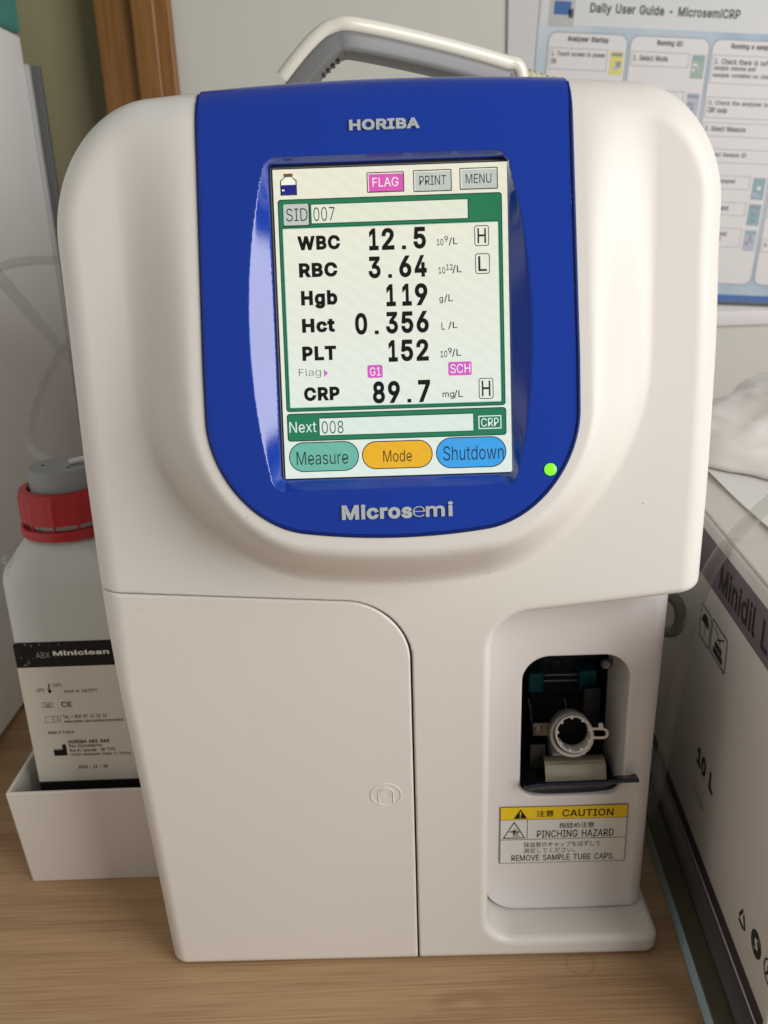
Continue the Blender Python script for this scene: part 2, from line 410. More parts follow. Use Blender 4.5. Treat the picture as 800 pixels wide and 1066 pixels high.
4|272|24,63 24,95 148,305 186,305 65,100 65,98 248,98 248,63;169,0 169,73 169,88 169,191 206,191 206,0
5|272|133,-4 107,-1 84,7 65,19 50,36 40,56 36,78 73,78 76,65 83,53 104,36 133,30 150,32 166,39 179,49 188,63 195,79 197,97 195,116 188,133 178,147 165,157 149,164 131,166 100,161 77,147 40,152 58,305 220,305 220,271 90,271 80,181 82,181 107,195 138,200 158,198 176,193 193,183 207,171 219,156 227,139 233,119 235,98 231,70 221,45 206,25 185,9 161,-1
6|272|136,-4 109,-1 85,9 66,24 51,45 41,69 38,97 41,120 48,143 82,204 151,305 193,305 91,157 87,157 99,173 117,184 141,188 167,186 189,177 208,163 222,144 230,121 233,94 230,67 221,44 206,24 186,9 162,-1;136,29 153,31 167,38 179,48 189,61 194,77 196,94 194,112 189,128 179,141 167,151 153,157 136,159 119,157 104,151 92,141 83,128 77,113 75,95 77,77 83,61 92,48 104,38 119,31
7|272|58,0 194,269 194,271 37,271 37,305 234,305 234,269 99,0
8|272|136,-4 107,-1 81,7 60,20 44,37 34,58 31,81 33,100 39,117 48,132 61,145 75,154 92,159 92,160 71,169 56,185 46,205 42,228 45,250 54,270 69,286 87,299 110,307 136,309 161,307 184,299 202,286 217,270 226,250 229,228 226,205 216,185 200,169 180,160 180,159 196,154 211,145 223,132 232,117 238,100 240,81 237,58 227,37 211,20 190,7 165,-1;136,29 155,31 171,36 184,44 194,55 200,68 202,83 200,99 193,113 183,125 170,134 154,139 136,141 118,139 102,134 88,125 78,113 71,99 69,83 71,68 77,55 87,44 100,36 117,31;136,174 164,180 176,188 184,198 190,211 192,225 190,240 185,252 176,262 165,270 136,276 106,270 95,262 87,252 81,240 80,225 81,211 87,198 95,188 107,180
9|272|136,309 162,306 186,296 206,281 221,261 230,236 233,208 231,186 224,162 189,101 120,0 78,0 181,149 184,149 172,133 154,121 131,117 105,120 82,128 64,142 50,161 41,184 38,211 41,238 51,262 66,282 86,297 109,306;136,276 119,274 104,268 92,258 83,244 77,229 75,211 77,193 83,177 92,164 104,154 119,148 136,146 152,148 167,154 179,164 189,177 195,193 196,210 195,228 189,244 179,258 167,268 153,274
.|113|57,-3 47,-1 38,5 32,14 30,25 32,35 38,44 47,50 57,52 68,50 77,44 83,35 85,25 83,14 77,5 68,-1
-|272|202,147 202,113 68,113 68,147
/|150|141,320 43,-46 9,-46 107,320
+|272|119,20 119,218 153,218 153,20;37,103 37,136 235,136 235,103
°|190|95,170 77,172 60,179 46,190 35,204 28,220 26,238 28,257 35,273 46,287 60,298 77,305 95,308 113,305 129,298 143,287 154,273 161,257 164,238 161,220 154,204 143,190 129,179 113,172;95,201 114,206 128,219 133,238 128,258 114,272 95,277 76,272 62,258 57,238 62,219 76,206
é|242|127,-5 96,-1 70,10 49,27 33,51 24,79 20,112 24,145 33,174 48,198 69,216 94,227 123,231 159,224 176,216 192,205 204,189 214,169 221,145 223,116 223,102 45,102 45,133 203,133 186,121 184,142 179,161 170,177 158,188 142,196 123,198 104,196 88,188 75,176 65,162 60,145 58,127 58,107 60,83 66,64 77,48 91,37 108,30 127,28 152,32 171,44 183,63 219,54 212,38 201,24 187,12 170,3 150,-3;106,257 135,318 176,318 136,257
,|113|23,-72 41,43 82,43 51,-72
'''


GLYPHS = {}
for _ln in _GLYPH_DATA.strip().split('\n'):
    _ch, _adv, _sp = _ln.split('|', 2)
    GLYPHS[_ch] = (int(_adv) / 600., [[tuple(int(q) / 600. for q in t.split(',')) for t in sp.split()] for sp in _sp.split(';')])


def area(c):
    return sum(c[i - 1][0] * c[i][1] - c[i][0] * c[i - 1][1] for i in range(len(c))) / 2


def inside(p_, c):
    r = False
    for i in range(len(c)):
        a, b = c[i - 1], c[i]
        if (a[1] > p_[1]) != (b[1] > p_[1]) and p_[0] < (b[0] - a[0]) * (p_[1] - a[1]) / (b[1] - a[1]) + a[0]:
            r = not r
    return r


def embolden(pts, d):
    """move an outline to its left by d (outer contours run clockwise, holes the other way)"""
    P = []
    for q in pts:
        if not P or math.hypot(q[0] - P[-1][0], q[1] - P[-1][1]) > .009:
            P.append(q)
    if len(P) > 3 and math.hypot(P[0][0] - P[-1][0], P[0][1] - P[-1][1]) < .009:
        P.pop()
    out = []
    n = len(P)
    for i in range(n):
        a, b, c = P[i - 1], P[i], P[(i + 1) % n]
        u, v = (b[0] - a[0], b[1] - a[1]), (c[0] - b[0], c[1] - b[1])
        lu, lv = math.hypot(*u), math.hypot(*v)
        n1, n2 = (-u[1] / lu, u[0] / lu), (-v[1] / lv, v[0] / lv)
        m = (n1[0] + n2[0], n1[1] + n2[1])
        k = m[0] * m[0] + m[1] * m[1]
        if k < .4:
            k = .4
        out.append((b[0] + 2 * d * m[0] / k, b[1] + 2 * d * m[1] / k))
    return out


def offset2(c, d):
    P = []
    for q in c:
        if not P or math.hypot(q[0] - P[-1][0], q[1] - P[-1][1]) > .004:
            P.append(q)
    A, B = [], []
    n = len(P)
    for i in range(n):
        a, b, e = P[i - 1], P[i], P[(i + 1) % n]
        u, v = (b[0] - a[0], b[1] - a[1]), (e[0] - b[0], e[1] - b[1])
        lu, lv = math.hypot(*u) + 1e-9, math.hypot(*v) + 1e-9
        m = (-u[1] / lu - v[1] / lv, u[0] / lu + v[0] / lv)
        k = max(m[0] * m[0] + m[1] * m[1], .9)
        A.append((b[0] + 2 * d * m[0] / k, b[1] + 2 * d * m[1] / k))
        B.append((b[0] - 1.2 * d * m[0] / k, b[1] - 1.2 * d * m[1] / k))
    return A, B


def text_geo(s, bold=0., extrude=0., shear=0., spacing=1.0):
    """filled lettering; strings the outline table covers use it, others use the built-in font"""
    key = (s, bold, extrude, shear, spacing)
    if key in _TXT:
        return _TXT[key]
    if all(ch == ' ' or ch in GLYPHS for ch in s):
        groups, x = [], 0.
        strokes = []
        for ch in s:
            if ch == ' ':
                x += .30 * spacing
                continue
            adv, spl = GLYPHS[ch]
            cs = [[(p_[0] + x, p_[1]) for p_ in (embolden(q, bold) if bold < 0 else q)] for q in spl]
            strokes += cs if bold > 0 else []
            outs = [[c] for c in cs if area(c) < 0]
            for c in cs:
                if area(c) >= 0:
                    inn = [g for g in outs if inside(c[0], g[0])]
                    if inn:
                        min(inn, key=lambda g: -area(g[0])).append(c)
            groups += [(k, g) for k, g in enumerate(outs)]
            x += (adv + max(bold, 0)) * spacing
    else:
        groups, strokes = [(0, None)], []
    V, F = np.zeros((0, 3)), []
    for lift, g in groups:
        if g is not None:
            c = bpy.data.curves.new('t', 'CURVE')
            c.dimensions = '2D'
            c.fill_mode = 'BOTH'
            for pts in g:
                sp = c.splines.new('POLY')
                sp.points.add(len(pts) - 1)
                for q, (a_, b_) in zip(sp.points, pts):
                    q.co = (a_, b_, 0, 1)
                sp.use_cyclic_u = True
        else:
            c = bpy.data.curves.new('t', 'FONT')
            c.body = s
            c.size = 1
            c.space_character = spacing
            c.resolution_u = 4
            c.offset = bold
        c.extrude = extrude
        o = bpy.data.objects.new('t', c)
        COL.objects.link(o)
        dg = bpy.context.evaluated_depsgraph_get()
        me = bpy.data.meshes.new_from_object(o.evaluated_get(dg))
        k = len(V)
        if len(me.vertices):
            v = np.array([q.co[:] for q in me.vertices])
            v[:, 2] += lift * .012
            V = np.concatenate([V, v])
            F += [tuple(i + k for i in p_.vertices) for p_ in me.polygons]
        bpy.data.objects.remove(o)
        bpy.data.curves.remove(c)
        bpy.data.meshes.remove(me)
    for c in strokes:           # heavier weight: a band along every outline
        a_, b_ = offset2(c, bold)
        n, k = len(a_), len(V)
        zt = extrude - .004
        rows = [[(x_, y_, zt) for x_, y_ in b_], [(x_, y_, zt) for x_, y_ in a_]]
        if extrude:
            rows.append([(x_, y_, -extrude) for x_, y_ in a_])
        V = np.concatenate([V, np.array([q for r in rows for q in r])])
        for j in range(len(rows) - 1):
            F += [(k + j * n + i, k + j * n + (i + 1) % n, k + (j + 1) * n + (i + 1) % n, k + (j + 1) * n + i) for i in range(n)]
    if len(V):
        V[:, 0] -= V[:, 0].min()
        V[:, 1] -= V[:, 1].min()
    _TXT[key] = (V, F)
    return V, F


class Canvas:
    """a real flat surface in the scene; shapes on it are given by the corners they span"""

    def __init__(s, p0, ex, n, step=.06):
        s.o = np.array(p0, float)
        s.ex = np.array(ex, float) / np.linalg.norm(ex)
        s.n = np.array(n, float) / np.linalg.norm(n)
        s.ey = np.cross(s.n, s.ex)
        s.step = step

    def uv(s, px, py):
        q = on_plane(px, py, s.o, s.n) - s.o
        return np.array([q @ s.ex, q @ s.ey])

    def rect(s, tl, br):        # photo corners -> u0,v0,u1,v1
        a, b = s.uv(*tl), s.uv(*br)
        return (a[0], b[1], b[0], a[1])

    def P(s, u, v, h=0.):
        return s.o + s.ex * u + s.ey * v + s.n * h

    def part(s):
        return CP(s)


class CP(MB):
    def __init__(s, cv):
        super().__init__()
        s.c = cv

    def poly(s, uv, layer=1, mi=0):
        V = [s.c.P(u, v, layer * s.c.step) for u, v in uv]
        a = sum(uv[i][0] * uv[(i + 1) % len(uv)][1] - uv[(i + 1) % len(uv)][0] * uv[i][1] for i in range(len(uv)))
        idx = list(range(len(uv)))
        return s.add(V, [tuple(idx if a > 0 else idx[::-1])], mi)

    def rrect_uv(s, R, r):
        u0, v0, u1, v1 = R
        r = min(r, (u1 - u0) / 2 - 1e-4, (v1 - v0) / 2 - 1e-4)
        if r <= 0:
            return [(u0, v0), (u1, v0), (u1, v1), (u0, v1)]
        out = []
        for cx, cy, a0 in ((u1 - r, v0 + r, -90), (u1 - r, v1 - r, 0), (u0 + r, v1 - r, 90), (u0 + r, v0 + r, 180)):
            for k in range(9):
                a = math.radians(a0 + 90 * k / 8)
                out.append((cx + r * math.cos(a), cy + r * math.sin(a)))
        return out

    def rr(s, R, r=0., layer=1, mi=0):
        return s.poly(s.rrect_uv(R, r), layer, mi)

    def frame(s, R, w, r=0., layer=1, mi=0):
        A = s.rrect_uv(R, r)
        u0, v0, u1, v1 = R
        B = s.rrect_uv((u0 + w, v0 + w, u1 - w, v1 - w), max(r - w, 1e-3 if r > 0 else 0))
        if len(A) != len(B):
            B = s.rrect_uv((u0 + w, v0 + w, u1 - w, v1 - w), 0)
            A = s.rrect_uv(R, 0)
        return s.ring(A, B, layer, mi)

    def ring(s, A, B, layer=1, mi=0):
        n = len(A)
        V = [s.c.P(u, v, layer * s.c.step) for u, v in A + B]
        return s.add(V, [(i, (i + 1) % n, n + (i + 1) % n, n + i) for i in range(n)], mi)

    def disc(s, u, v, r, layer=1, mi=0, n=28, ry=None):
        ry = ry or r
        return s.poly([(u + r * math.cos(2 * math.pi * k / n), v + ry * math.sin(2 * math.pi * k / n)) for k in range(n)], layer, mi)

    def circ(s, u, v, r, w, layer=1, mi=0, n=32, a0=0, a1=360):
        full = abs(a1 - a0) >= 360
        k = n if full else n + 1
        th = [math.radians(a0 + (a1 - a0) * i / n) for i in range(k)]
        A = [(u + r * math.cos(t), v + r * math.sin(t)) for t in th]
        B = [(u + (r - w) * math.cos(t), v + (r - w) * math.sin(t)) for t in th]
        V = [s.c.P(a, b, layer * s.c.step) for a, b in A + B]
        m = k if full else k - 1
        return s.add(V, [(i, (i + 1) % k, k + (i + 1) % k, k + i) for i in range(m)], mi)

    def line(s, a, b, w, layer=1, mi=0):
        a, b = np.array(a, float), np.array(b, float)
        d = (b - a) / (np.linalg.norm(b - a) + 1e-9)
        p = np.array([-d[1], d[0]]) * w / 2
        return s.poly([tuple(a - p), tuple(b - p), tuple(b + p), tuple(a + p)], layer, mi)

    def text(s, t, R, bold=0., layer=2, mi=0, spacing=1.0, keep=False, shear=0.):
        V, F = text_geo(t, bold, 0., shear, spacing)
        if not len(V):
            return s
        u0, v0, u1, v1 = R
        w, h = V[:, 0].max(), V[:, 1].max()
        su, sv = (u1 - u0) / w, (v1 - v0) / h
        P = [s.c.P(u0 + p[0] * su, v0 + p[1] * sv, layer * s.c.step + .4 * p[2]) for p in V]
        return s.add(P, F, mi)

    def mono(s, t, R, bold, layer=2, mi=0):
        u0, v0, u1, v1 = R
        n = len(t)
        pw = (u1 - u0) / (n - .2 - (.2 if t[0] == '1' else 0))
        x = u0 - (.2 * pw if t[0] == '1' else 0)
        for ch in t:
            if ch == '.':
                s.rr((x + .27 * pw, v0, x + .53 * pw, v0 + .24 * pw), 0, layer, mi)
            else:
                s.text(ch, (x + (.2 * pw if ch == '1' else 0), v0, x + .8 * pw, v1), bold, layer, mi)
            x += pw
        return s

    def done(s, name, m, parent, **kw):
        return mk(name, s.v, s.f, m, parent, smooth=False, mi=s.m, **kw)


# ------------------------------------------------------------------ implicit surfaces (moulded plastic)
def rmax(a, b, r):
    return np.sqrt(np.maximum(a + r, 0) ** 2 + np.maximum(b + r, 0) ** 2) + np.minimum(np.maximum(a + r, b + r), 0) - r


def rmin(a, b, r):
    return -rmax(-a, -b, r)


def sstep(t):
    t = np.clip(t, 0, 1)
    return t * t * (3 - 2 * t)


def surface_nets(f, xs, ys, zs, newton=3):
    xs, ys, zs = (np.asarray(q, np.float64) for q in (xs, ys, zs))
    X, Y, Z = np.meshgrid(xs, ys, zs, indexing='ij', sparse=True)
    Fv = np.asarray(f(X.astype(np.float32), Y.astype(np.float32), Z.astype(np.float32)), np.float32)
    Fv = np.broadcast_to(Fv, (len(xs), len(ys), len(zs)))
    S = Fv < 0
    cnt = np.zeros(tuple(n - 1 for n in S.shape), np.int8)
    for dx in (0, 1):
        for dy in (0, 1):
            for dz in (0, 1):
                cnt += S[dx:S.shape[0] - 1 + dx, dy:S.shape[1] - 1 + dy, dz:S.shape[2] - 1 + dz]
    act = (cnt > 0) & (cnt < 8)
    I, J, K = np.nonzero(act)
    idx = np.full(act.shape, -1, np.int64)
    idx[I, J, K] = np.arange(len(I))
    acc = np.zeros((len(I), 3))
    num = np.zeros(len(I))
    cs = [(0, 0, 0), (1, 0, 0), (0, 1, 0), (1, 1, 0), (0, 0, 1), (1, 0, 1), (0, 1, 1), (1, 1, 1)]
    val = [Fv[I + a, J + b, K + c].astype(np.float64) for a, b, c in cs]
    pos = [np.stack([xs[I + a], ys[J + b], zs[K + c]], 1) for a, b, c in cs]
    for p in range(8):
        for ax in (1, 2, 4):
            q = p | ax
            if q == p:
                continue
            m = (val[p] < 0) != (val[q] < 0)
            t = np.where(m, val[p] / np.where(m, val[p] - val[q], 1), 0)
            acc += np.where(m[:, None], pos[p] + (pos[q] - pos[p]) * t[:, None], 0)
            num += m
    V = acc / num[:, None]
    hs = np.stack([(xs[1:] - xs[:-1])[I], (ys[1:] - ys[:-1])[J], (zs[1:] - zs[:-1])[K]], 1)
    e = .02

    def grad(P):
        g = np.stack([f(P[:, 0] + e, P[:, 1], P[:, 2]) - f(P[:, 0] - e, P[:, 1], P[:, 2]),
                      f(P[:, 0], P[:, 1] + e, P[:, 2]) - f(P[:, 0], P[:, 1] - e, P[:, 2]),
                      f(P[:, 0], P[:, 1], P[:, 2] + e) - f(P[:, 0], P[:, 1], P[:, 2] - e)], 1) / (2 * e)
        return g
    V0 = V.copy()
    for _ in range(newton):
        g = grad(V)
        d = f(V[:, 0], V[:, 1], V[:, 2])
        st = d[:, None] * g / (np.sum(g * g, 1)[:, None] + 1e-6)
        V = V - st
        V = V0 + np.clip(V - V0, -.6 * hs, .6 * hs)
    g = grad(V)
    N = g / (np.linalg.norm(g, axis=1)[:, None] + 1e-9)
    Q = []
    for ax in range(3):
        sl0 = [slice(None)] * 3
        sl1 = [slice(None)] * 3
        sl0[ax] = slice(0, -1)
        sl1[ax] = slice(1, None)
        A, B = S[tuple(sl0)], S[tuple(sl1)]
        for sgn, M in ((0, A & ~B), (1, ~A & B)):
            i, j, k = np.nonzero(M)
            o1, o2 = [(1, 2), (2, 0), (0, 1)][ax]
            c = np.stack([i, j, k], 1)
            ok = (c[:, o1] > 0) & (c[:, o2] > 0) & (c[:, o1] < act.shape[o1]) & (c[:, o2] < act.shape[o2])
            c = c[ok]

            def g_(d1, d2):
                q = c.copy()
                q[:, o1] -= d1
                q[:, o2] -= d2
                return idx[q[:, 0], q[:, 1], q[:, 2]]
            quad = np.stack([g_(1, 1), g_(0, 1), g_(0, 0), g_(1, 0)], 1)
            if sgn:
                quad = quad[:, ::-1]
            Q.append(quad)
    return V, np.concatenate(Q), N


# ---- the instrument's moulded body (mm)
_zt = np.linspace(-430, 70, 501)


def _smooth_tab(zp, xp):
    t = np.interp(_zt, zp, xp)
    k = np.exp(-np.linspace(-2.2, 2.2, 61) ** 2)
    k /= k.sum()
    return np.convolve(np.pad(t, 30, mode='edge'), k, 'valid')


_XL = _smooth_tab([-412, -400, -276, -174, -105, -40, 70], [-132.8, -133.5, -137, -141, -141.5, -140.5, -140])
_XR = _smooth_tab([-412, -400, -276, -178, -126, -58, -20, 70], [150.5, 150.5, 151.5, 153.5, 154.5, 154, 152, 151])


def side2d(x, z):
    xl, xr = np.interp(z, _zt, _XL), np.interp(z, _zt, _XR)
    return np.maximum(xl - x, x - xr)


def outline(x, z):
    qx = side2d(x, z)
    zt = 53.2 - 2.4 * ((x - 7) / 78.) ** 2
    qz = (z - zt) / 1.2
    return rmax(qx, qz, np.where(x < 7, 45., 39.))


_FZ = _smooth_tab([-470, -412, -181, 70], [0, 0, -8.6, 6.6])


def face(z):
    return np.interp(z, _zt, _FZ)


SL = .244


def bplane(z):                  # front of the tilted blue panel
    return -3. - (19. - z) * SL


def blue2d(x, z):
    hw = 76.2 + 2.3 * np.clip((50 - z) / 110., 0, 1)
    qx = np.abs(x - 5.4) - hw - .6
    zb = -131.6 + 3.6 * ((x - 6) / 46.) ** 2
    return rmax(qx, zb - z, 40.)


def front(x, z):
    fz = face(z)
    P = np.maximum(fz - (bplane(z) + .25), 0)
    return fz - P * (1 - sstep((blue2d(x, z) - 5.) / 33.))


def solid(x, y, z):
    rf = 9. + 4. * sstep((z + 230) / 60.)
    b = rmax(rmax(outline(x, z), front(x, z) - y, rf), y - 246., 16.)
    return rmax(b, -411.7 - z, 4.5)


def recess(x, y, z):
    zt = -186.5 + (x - 68) * .10
    c = rmax(rmax(51. - x, z - zt, 18.), -398. - z, 16.)
    return np.maximum(c, y - 72.)


def gap(x, z):                  # the joint is wider down the hinge side than along the top
    return .26 + .22 * sstep((x + 15.) / 22.)


def door2d(x, z):
    zs = -169. - (x + 134.) * .069
    return rmax(x - 11., (z - zs), 31.)


def f_shell(x, y, z):
    b = solid(x, y, z)
    b = rmax(b, -recess(x, y, z), 4.5)
    b = np.maximum(b, -np.maximum(np.maximum(np.abs(x - 104.) - 43., np.abs(z + 260.) - 61.), np.abs(y - 80.) - 38.))
    b = np.maximum(b, -np.maximum(blue2d(x, z) + 6., y - front(x, z) - 16.))
    b = rmax(b, -np.maximum(door2d(x, z) - gap(x, z), y - 19.), 1.0)
    return b


def f_door(x, y, z):
    return rmax(rmax(solid(x, y, z), door2d(x, z) + gap(x, z), 1.0), y - 18., .5)


OCX, OCZ = 6.6, -44.2           # centre of the display window
OHW, OHH = 50.2, 64.4


def win2d(x, z):
    return rmax(np.abs(x - OCX) - OHW, np.abs(z - OCZ) - OHH, 2.)


def open2d(x, z):
    hw = 60.3 - 10.5 * ((z + 48.) / 70.) ** 2
    return rmax(np.abs(x - 5.6) - hw, np.abs(z + 44.4) - 68.0, 5.)


def f_blue(x, y, z):
    o2, w2 = open2d(x, z), win2d(x, z)
    w2p = np.maximum(w2, 0)
    t = np.where(o2 < 0, -o2 / np.maximum(w2p - o2, 1e-3), 0)
    dep = 6.2 * (np.sqrt(t * t + .0064) - .08) / .923
    sh = rmax(rmax(outline(x, z) - .25, front(x, z) - .25 + dep - y, 12.), y - 40., 2.)
    f = rmax(sh, blue2d(x, z), .15)
    f = rmax(f, -win2d(x, z), .6)
    return rmax(f, y - (front(x, z) + 9.5 + 30 * sstep((z - 28) / 10.)), 1.)


def opening2d(x, z):            # sampling window in the bay panel
    return rmax(rmax(np.abs(x - 100.3) - 29.0, z + 227.0, 15.), -316.4 - z, 9.)


def f_panel(x, y, z):
    fr = 21.5 + .00035 * (x - 95) ** 2
    zb = -397.3
    xr = np.interp(z, _zt, _XR) - 3.6
    p = rmax(rmax(50.9 - x, zb - z, 19.), z + 178., 2.)
    p = rmax(p, x - xr, 1.)
    b = rmax(p, fr - y, 1.2)
    b = rmax(b, rmax(x - xr, fr - y, 11.), .5)
    b = rmax(b, y - 66., 2.)
    b = np.maximum(b, -np.maximum(np.maximum(np.abs(x - 95.) - 34.2, np.abs(z + 263.) - 55.5), 26.5 - y))
    o = opening2d(x, z)
    o = np.maximum(o + .04 * np.maximum(y - 24, 0), y - 90)
    return rmax(b, -o, 1.6)


def ax(a, b, h):
    return np.linspace(a, b, int(round((b - a) / h)) + 1)


an = empty('blood_analyzer', (7, 0, -412),
           'white bench-top blood analyser with blue screen surround, carrying handle and open tube bay', 'blood analyzer')


def sdf_part(name, f, xs, ys, zs, m, parent):
    V, Q, N = surface_nets(f, xs, ys, zs)
    return mk(name, V, Q, m, parent, smooth=True, normals=N)


sdf_part('housing', f_shell, ax(-144, 158, 1.15), np.concatenate([ax(-48, 30, 1.15), ax(31.5, 75, 1.5), ax(80, 232, 8), ax(234, 250, 2)]), ax(-415, 57, 1.15), PLASTIC, an)
door = sdf_part('door', f_door, ax(-144, 14, .95), ax(-12, 21, .95), ax(-415, -164, .95), DOORPL, an)
bezel = sdf_part('bezel', f_blue, ax(-78, 88, .8), ax(-46, 43, .8), ax(-137, 57, .8), BLUE, an)
bay = sdf_part('sampling_bay', f_panel, ax(46, 154, 1.0), ax(17, 70, 1.0), ax(-402, -174, 1.0), LILAC, an)

# feet, so that it does not float
for fx in (-110, 120):
    for fy in (40, 220):
        MB().lathe((fx, fy, -412), [(8, .0), (8, 2.5)], n=24, closed=False).build('rubber_foot', BLACK, an)

# finger mark embossed on the door
def door_y(x, z):
    return float(front(np.array([x]), np.array([z]))[0])


fm = MB()
c0 = at(402, 827, -4)


def dpt(u, v, h=.02):
    x, z = c0[0] + u, c0[2] + v
    return (x, door_y(x, z) - h, z)


fm.tube([dpt(8.0 * math.cos(a), 7.0 * math.sin(a)) for a in np.linspace(0, 2 * math.pi, 48, endpoint=False)], .34, n=8, closed=True)
arc = [(-3.9, -6.2)] + [(-3.9 + 0 * t, t) for t in np.linspace(-5, 1, 4)] + \
      [(3.9 * math.cos(a), 1 + 3.4 * math.sin(a)) for a in np.linspace(math.pi, 0, 16)] + [(3.9, t) for t in np.linspace(0, -6.2, 5)]
fm.tube([dpt(u, v) for u, v in arc], .36, n=8)
fm.tube([dpt(2.7 * math.cos(a), .9 + 2.6 * math.sin(a)) for a in np.linspace(0, 2 * math.pi, 32, endpoint=False)], .22, n=8, closed=True)
fm.build('finger_mark', DOORPL, door)

# thin dark joint round the blue panel
def skin_y(x, z):
    lo, hi = -60., 60.
    for _ in range(44):
        m_ = (lo + hi) / 2
        if float(solid(np.array([x]), np.array([m_]), np.array([z]))[0]) > 0:
            lo = m_
        else:
            hi = m_
    return lo


def edge_pts():
    out = []
    for k in range(261):
        t = k / 260
        # march round a circle of directions about a centre and find the outline on each ray
        ang = math.radians(90 + 32 + (360 - 64) * t)
        cx0, cz0 = 5.4, -55.
        lo, hi = 10., 190.
        for _ in range(40):
            m_ = (lo + hi) / 2
            if float(blue2d(np.array([cx0 + m_ * math.cos(ang)]), np.array([cz0 + m_ * math.sin(ang)]))[0]) < 0:
                lo = m_
            else:
                hi = m_
        x, z = cx0 + lo * math.cos(ang), cz0 + lo * math.sin(ang)
        if z < 52.2:
            out.append((x, skin_y(x, z) - .12, z))
    return out


NAVY = mat('navy_edge', srgb(6, 34, 104), rough=.55, spec=.25)
MB().tube(edge_pts(), .82, n=10).build('edge_trim', NAVY, bezel)

# blue panel lettering and lamp
NB = np.array([0, -1., SL]) / math.hypot(1, SL)
PB = Canvas((4.6, float(bplane(np.array(-44.))), -44.), (1, 0, 0), NB)


def raised(name, words, m, parent, h=.9):
    mb = MB()
    for t, tl, br, bold in words:
        V, F = text_geo(t, bold, .5)
        R = PB.rect(tl, br)
        V = V.copy()
        su, sv = (R[2] - R[0]) / V[:, 0].max(), (R[3] - R[1]) / V[:, 1].max()
        P = [PB.P(R[0] + p[0] * su, R[1] + p[1] * sv, h * (p[2] + .4)) for p in V]
        mb.add(P, F)
    o = mb.build(name, m, parent, smooth=False)
    return o


raised('maker_lettering', [('HORIBA', (363.5, 125.0), (437.2, 133.6), .035)], SILVER, bezel)
raised('model_lettering', [('Micros', (357, 526), (431, 539), .035), ('e', (431, 527), (444, 537.5), -.012),
                           ('m', (444.5, 526.5), (464.5, 537), .02), ('i', (467.5, 521.5), (473, 536.7), .022)], SILVER, bezel)
led = MB()
lc = PB.P(*PB.uv(574, 488), 0)
led.lathe(lc, [(2.6, -1), (2.6, .5), (2.2, .95), (1.2, 1.2), (.01, 1.3)], n=28, axis=tuple(NB), closed=False)
led.build('indicator_lamp', mat('green_lamp', (.1, .5, .02), rough=.3, emit=(.22, .95, .03), estr=1.0), bezel)

# ------------------------------------------------------------------ the display
SO = 6.6
SCV = Canvas((6.6, float(bplane(np.array(OCZ))) + SO, OCZ), (1, 0, 0), NB, step=.05)
scr = MB()
cu = SCV


def slab(cv, R, h0, h1, m=None):
    mb = MB()
    u0, v0, u1, v1 = R
    V = [cv.P(u, v, h) for h in (h0, h1) for u, v in ((u0, v0), (u1, v0), (u1, v1), (u0, v1))]
    mb.add(V, [(0, 3, 2, 1), (4, 5, 6, 7), (0, 1, 5, 4), (1, 2, 6, 5), (2, 3, 7, 6), (3, 0, 4, 7)])
    return mb


RD = SCV.rect((283.4, 176.6), (534.2, 490.6))
scr = slab(SCV, (RD[0] - 4, RD[1] - 4, RD[2] + 4, RD[3] + 4), -4, -.06).build('screen', BLACK, an, smooth=False)


def A_(X, Y): return (270 + X / 5.333, 155 + Y / 5.333)
def B_(X, Y): return (400 + X / 5.333, 155 + Y / 5.333)
def C_(X, Y): return (270 + X / 5.333, 265 + Y / 5.333)
def D_(X, Y): return (400 + X / 5.333, 265 + Y / 5.333)
def E_(X, Y): return (270 + X / 5.333, 375 + Y / 5.333)
def F_(X, Y): return (400 + X / 5.333, 375 + Y / 5.333)


L_BG = lit('display_white', (232, 233, 220), 1.0)
L_GREEN = lit('display_green', (34, 120, 84))
L_DGREEN = lit('display_dark_green', (12, 52, 36))
L_FIELD = lit('display_field', (226, 232, 218))
L_GREY = lit('display_grey', (190, 200, 198))
L_PINK = lit('display_pink', (216, 92, 190))
L_ORANGE = lit('display_orange', (242, 176, 38))
L_TEAL = lit('display_teal', (112, 180, 158))
L_SKY = lit('display_blue', (62, 160, 226))
L_NAVY = lit('display_navy', (28, 32, 132))
L_BROWN = lit('display_brown', (120, 78, 30))
L_WHITE = lit('display_bright', (244, 246, 240))
L_INK = mat('display_ink', (.012, .012, .012), rough=.3, spec=.25)
L_INK2 = lit('display_thin_ink', (34, 36, 35))

p = SCV.part()
p.rr(RD, 0, 0)
p.done('display', L_BG, scr)
p = SCV.part()
p.frame((RD[0] - 1.0, RD[1] - 1.0, RD[2] + 1.2, RD[3] + .7), .35, .8, 4)
p.done('display_rim', mat('rim_silver', (.4, .42, .45), rough=.25, metal=.8), scr)

# bottle icon
p = SCV.part()
R = SCV.rect(A_(112, 138), A_(210, 256))
u0, v0, u1, v1 = R
w, h = u1 - u0, v1 - v0


def bottle_shape(g):
    return [(u0 + g, v0 + g), (u1 - g, v0 + g), (u1 - g, v0 + h * .68 - g * .5), (u0 + w * .74 - g, v0 + h * .84), (u0 + w * .26 + g, v0 + h * .84), (u0 + g, v0 + h * .68 - g * .5)]


p.poly(bottle_shape(0), 1, 0)
p.poly(bottle_shape(.45), 2, 1)
p.rr((u0 + .45, v0 + .45, u1 - .45, v0 + h * .48), 0, 3, 2)
p.rr((u0 + w * .22, v0 + h * .84, u0 + w * .78, v1), .5, 2, 3)
p.rr((u0 + w * .1, v0 + h * .2, u0 + w * .25, v0 + h * .27), 0, 4, 1)
p.done('bottle_icon', [L_INK, L_WHITE, L_NAVY, L_BROWN], scr)


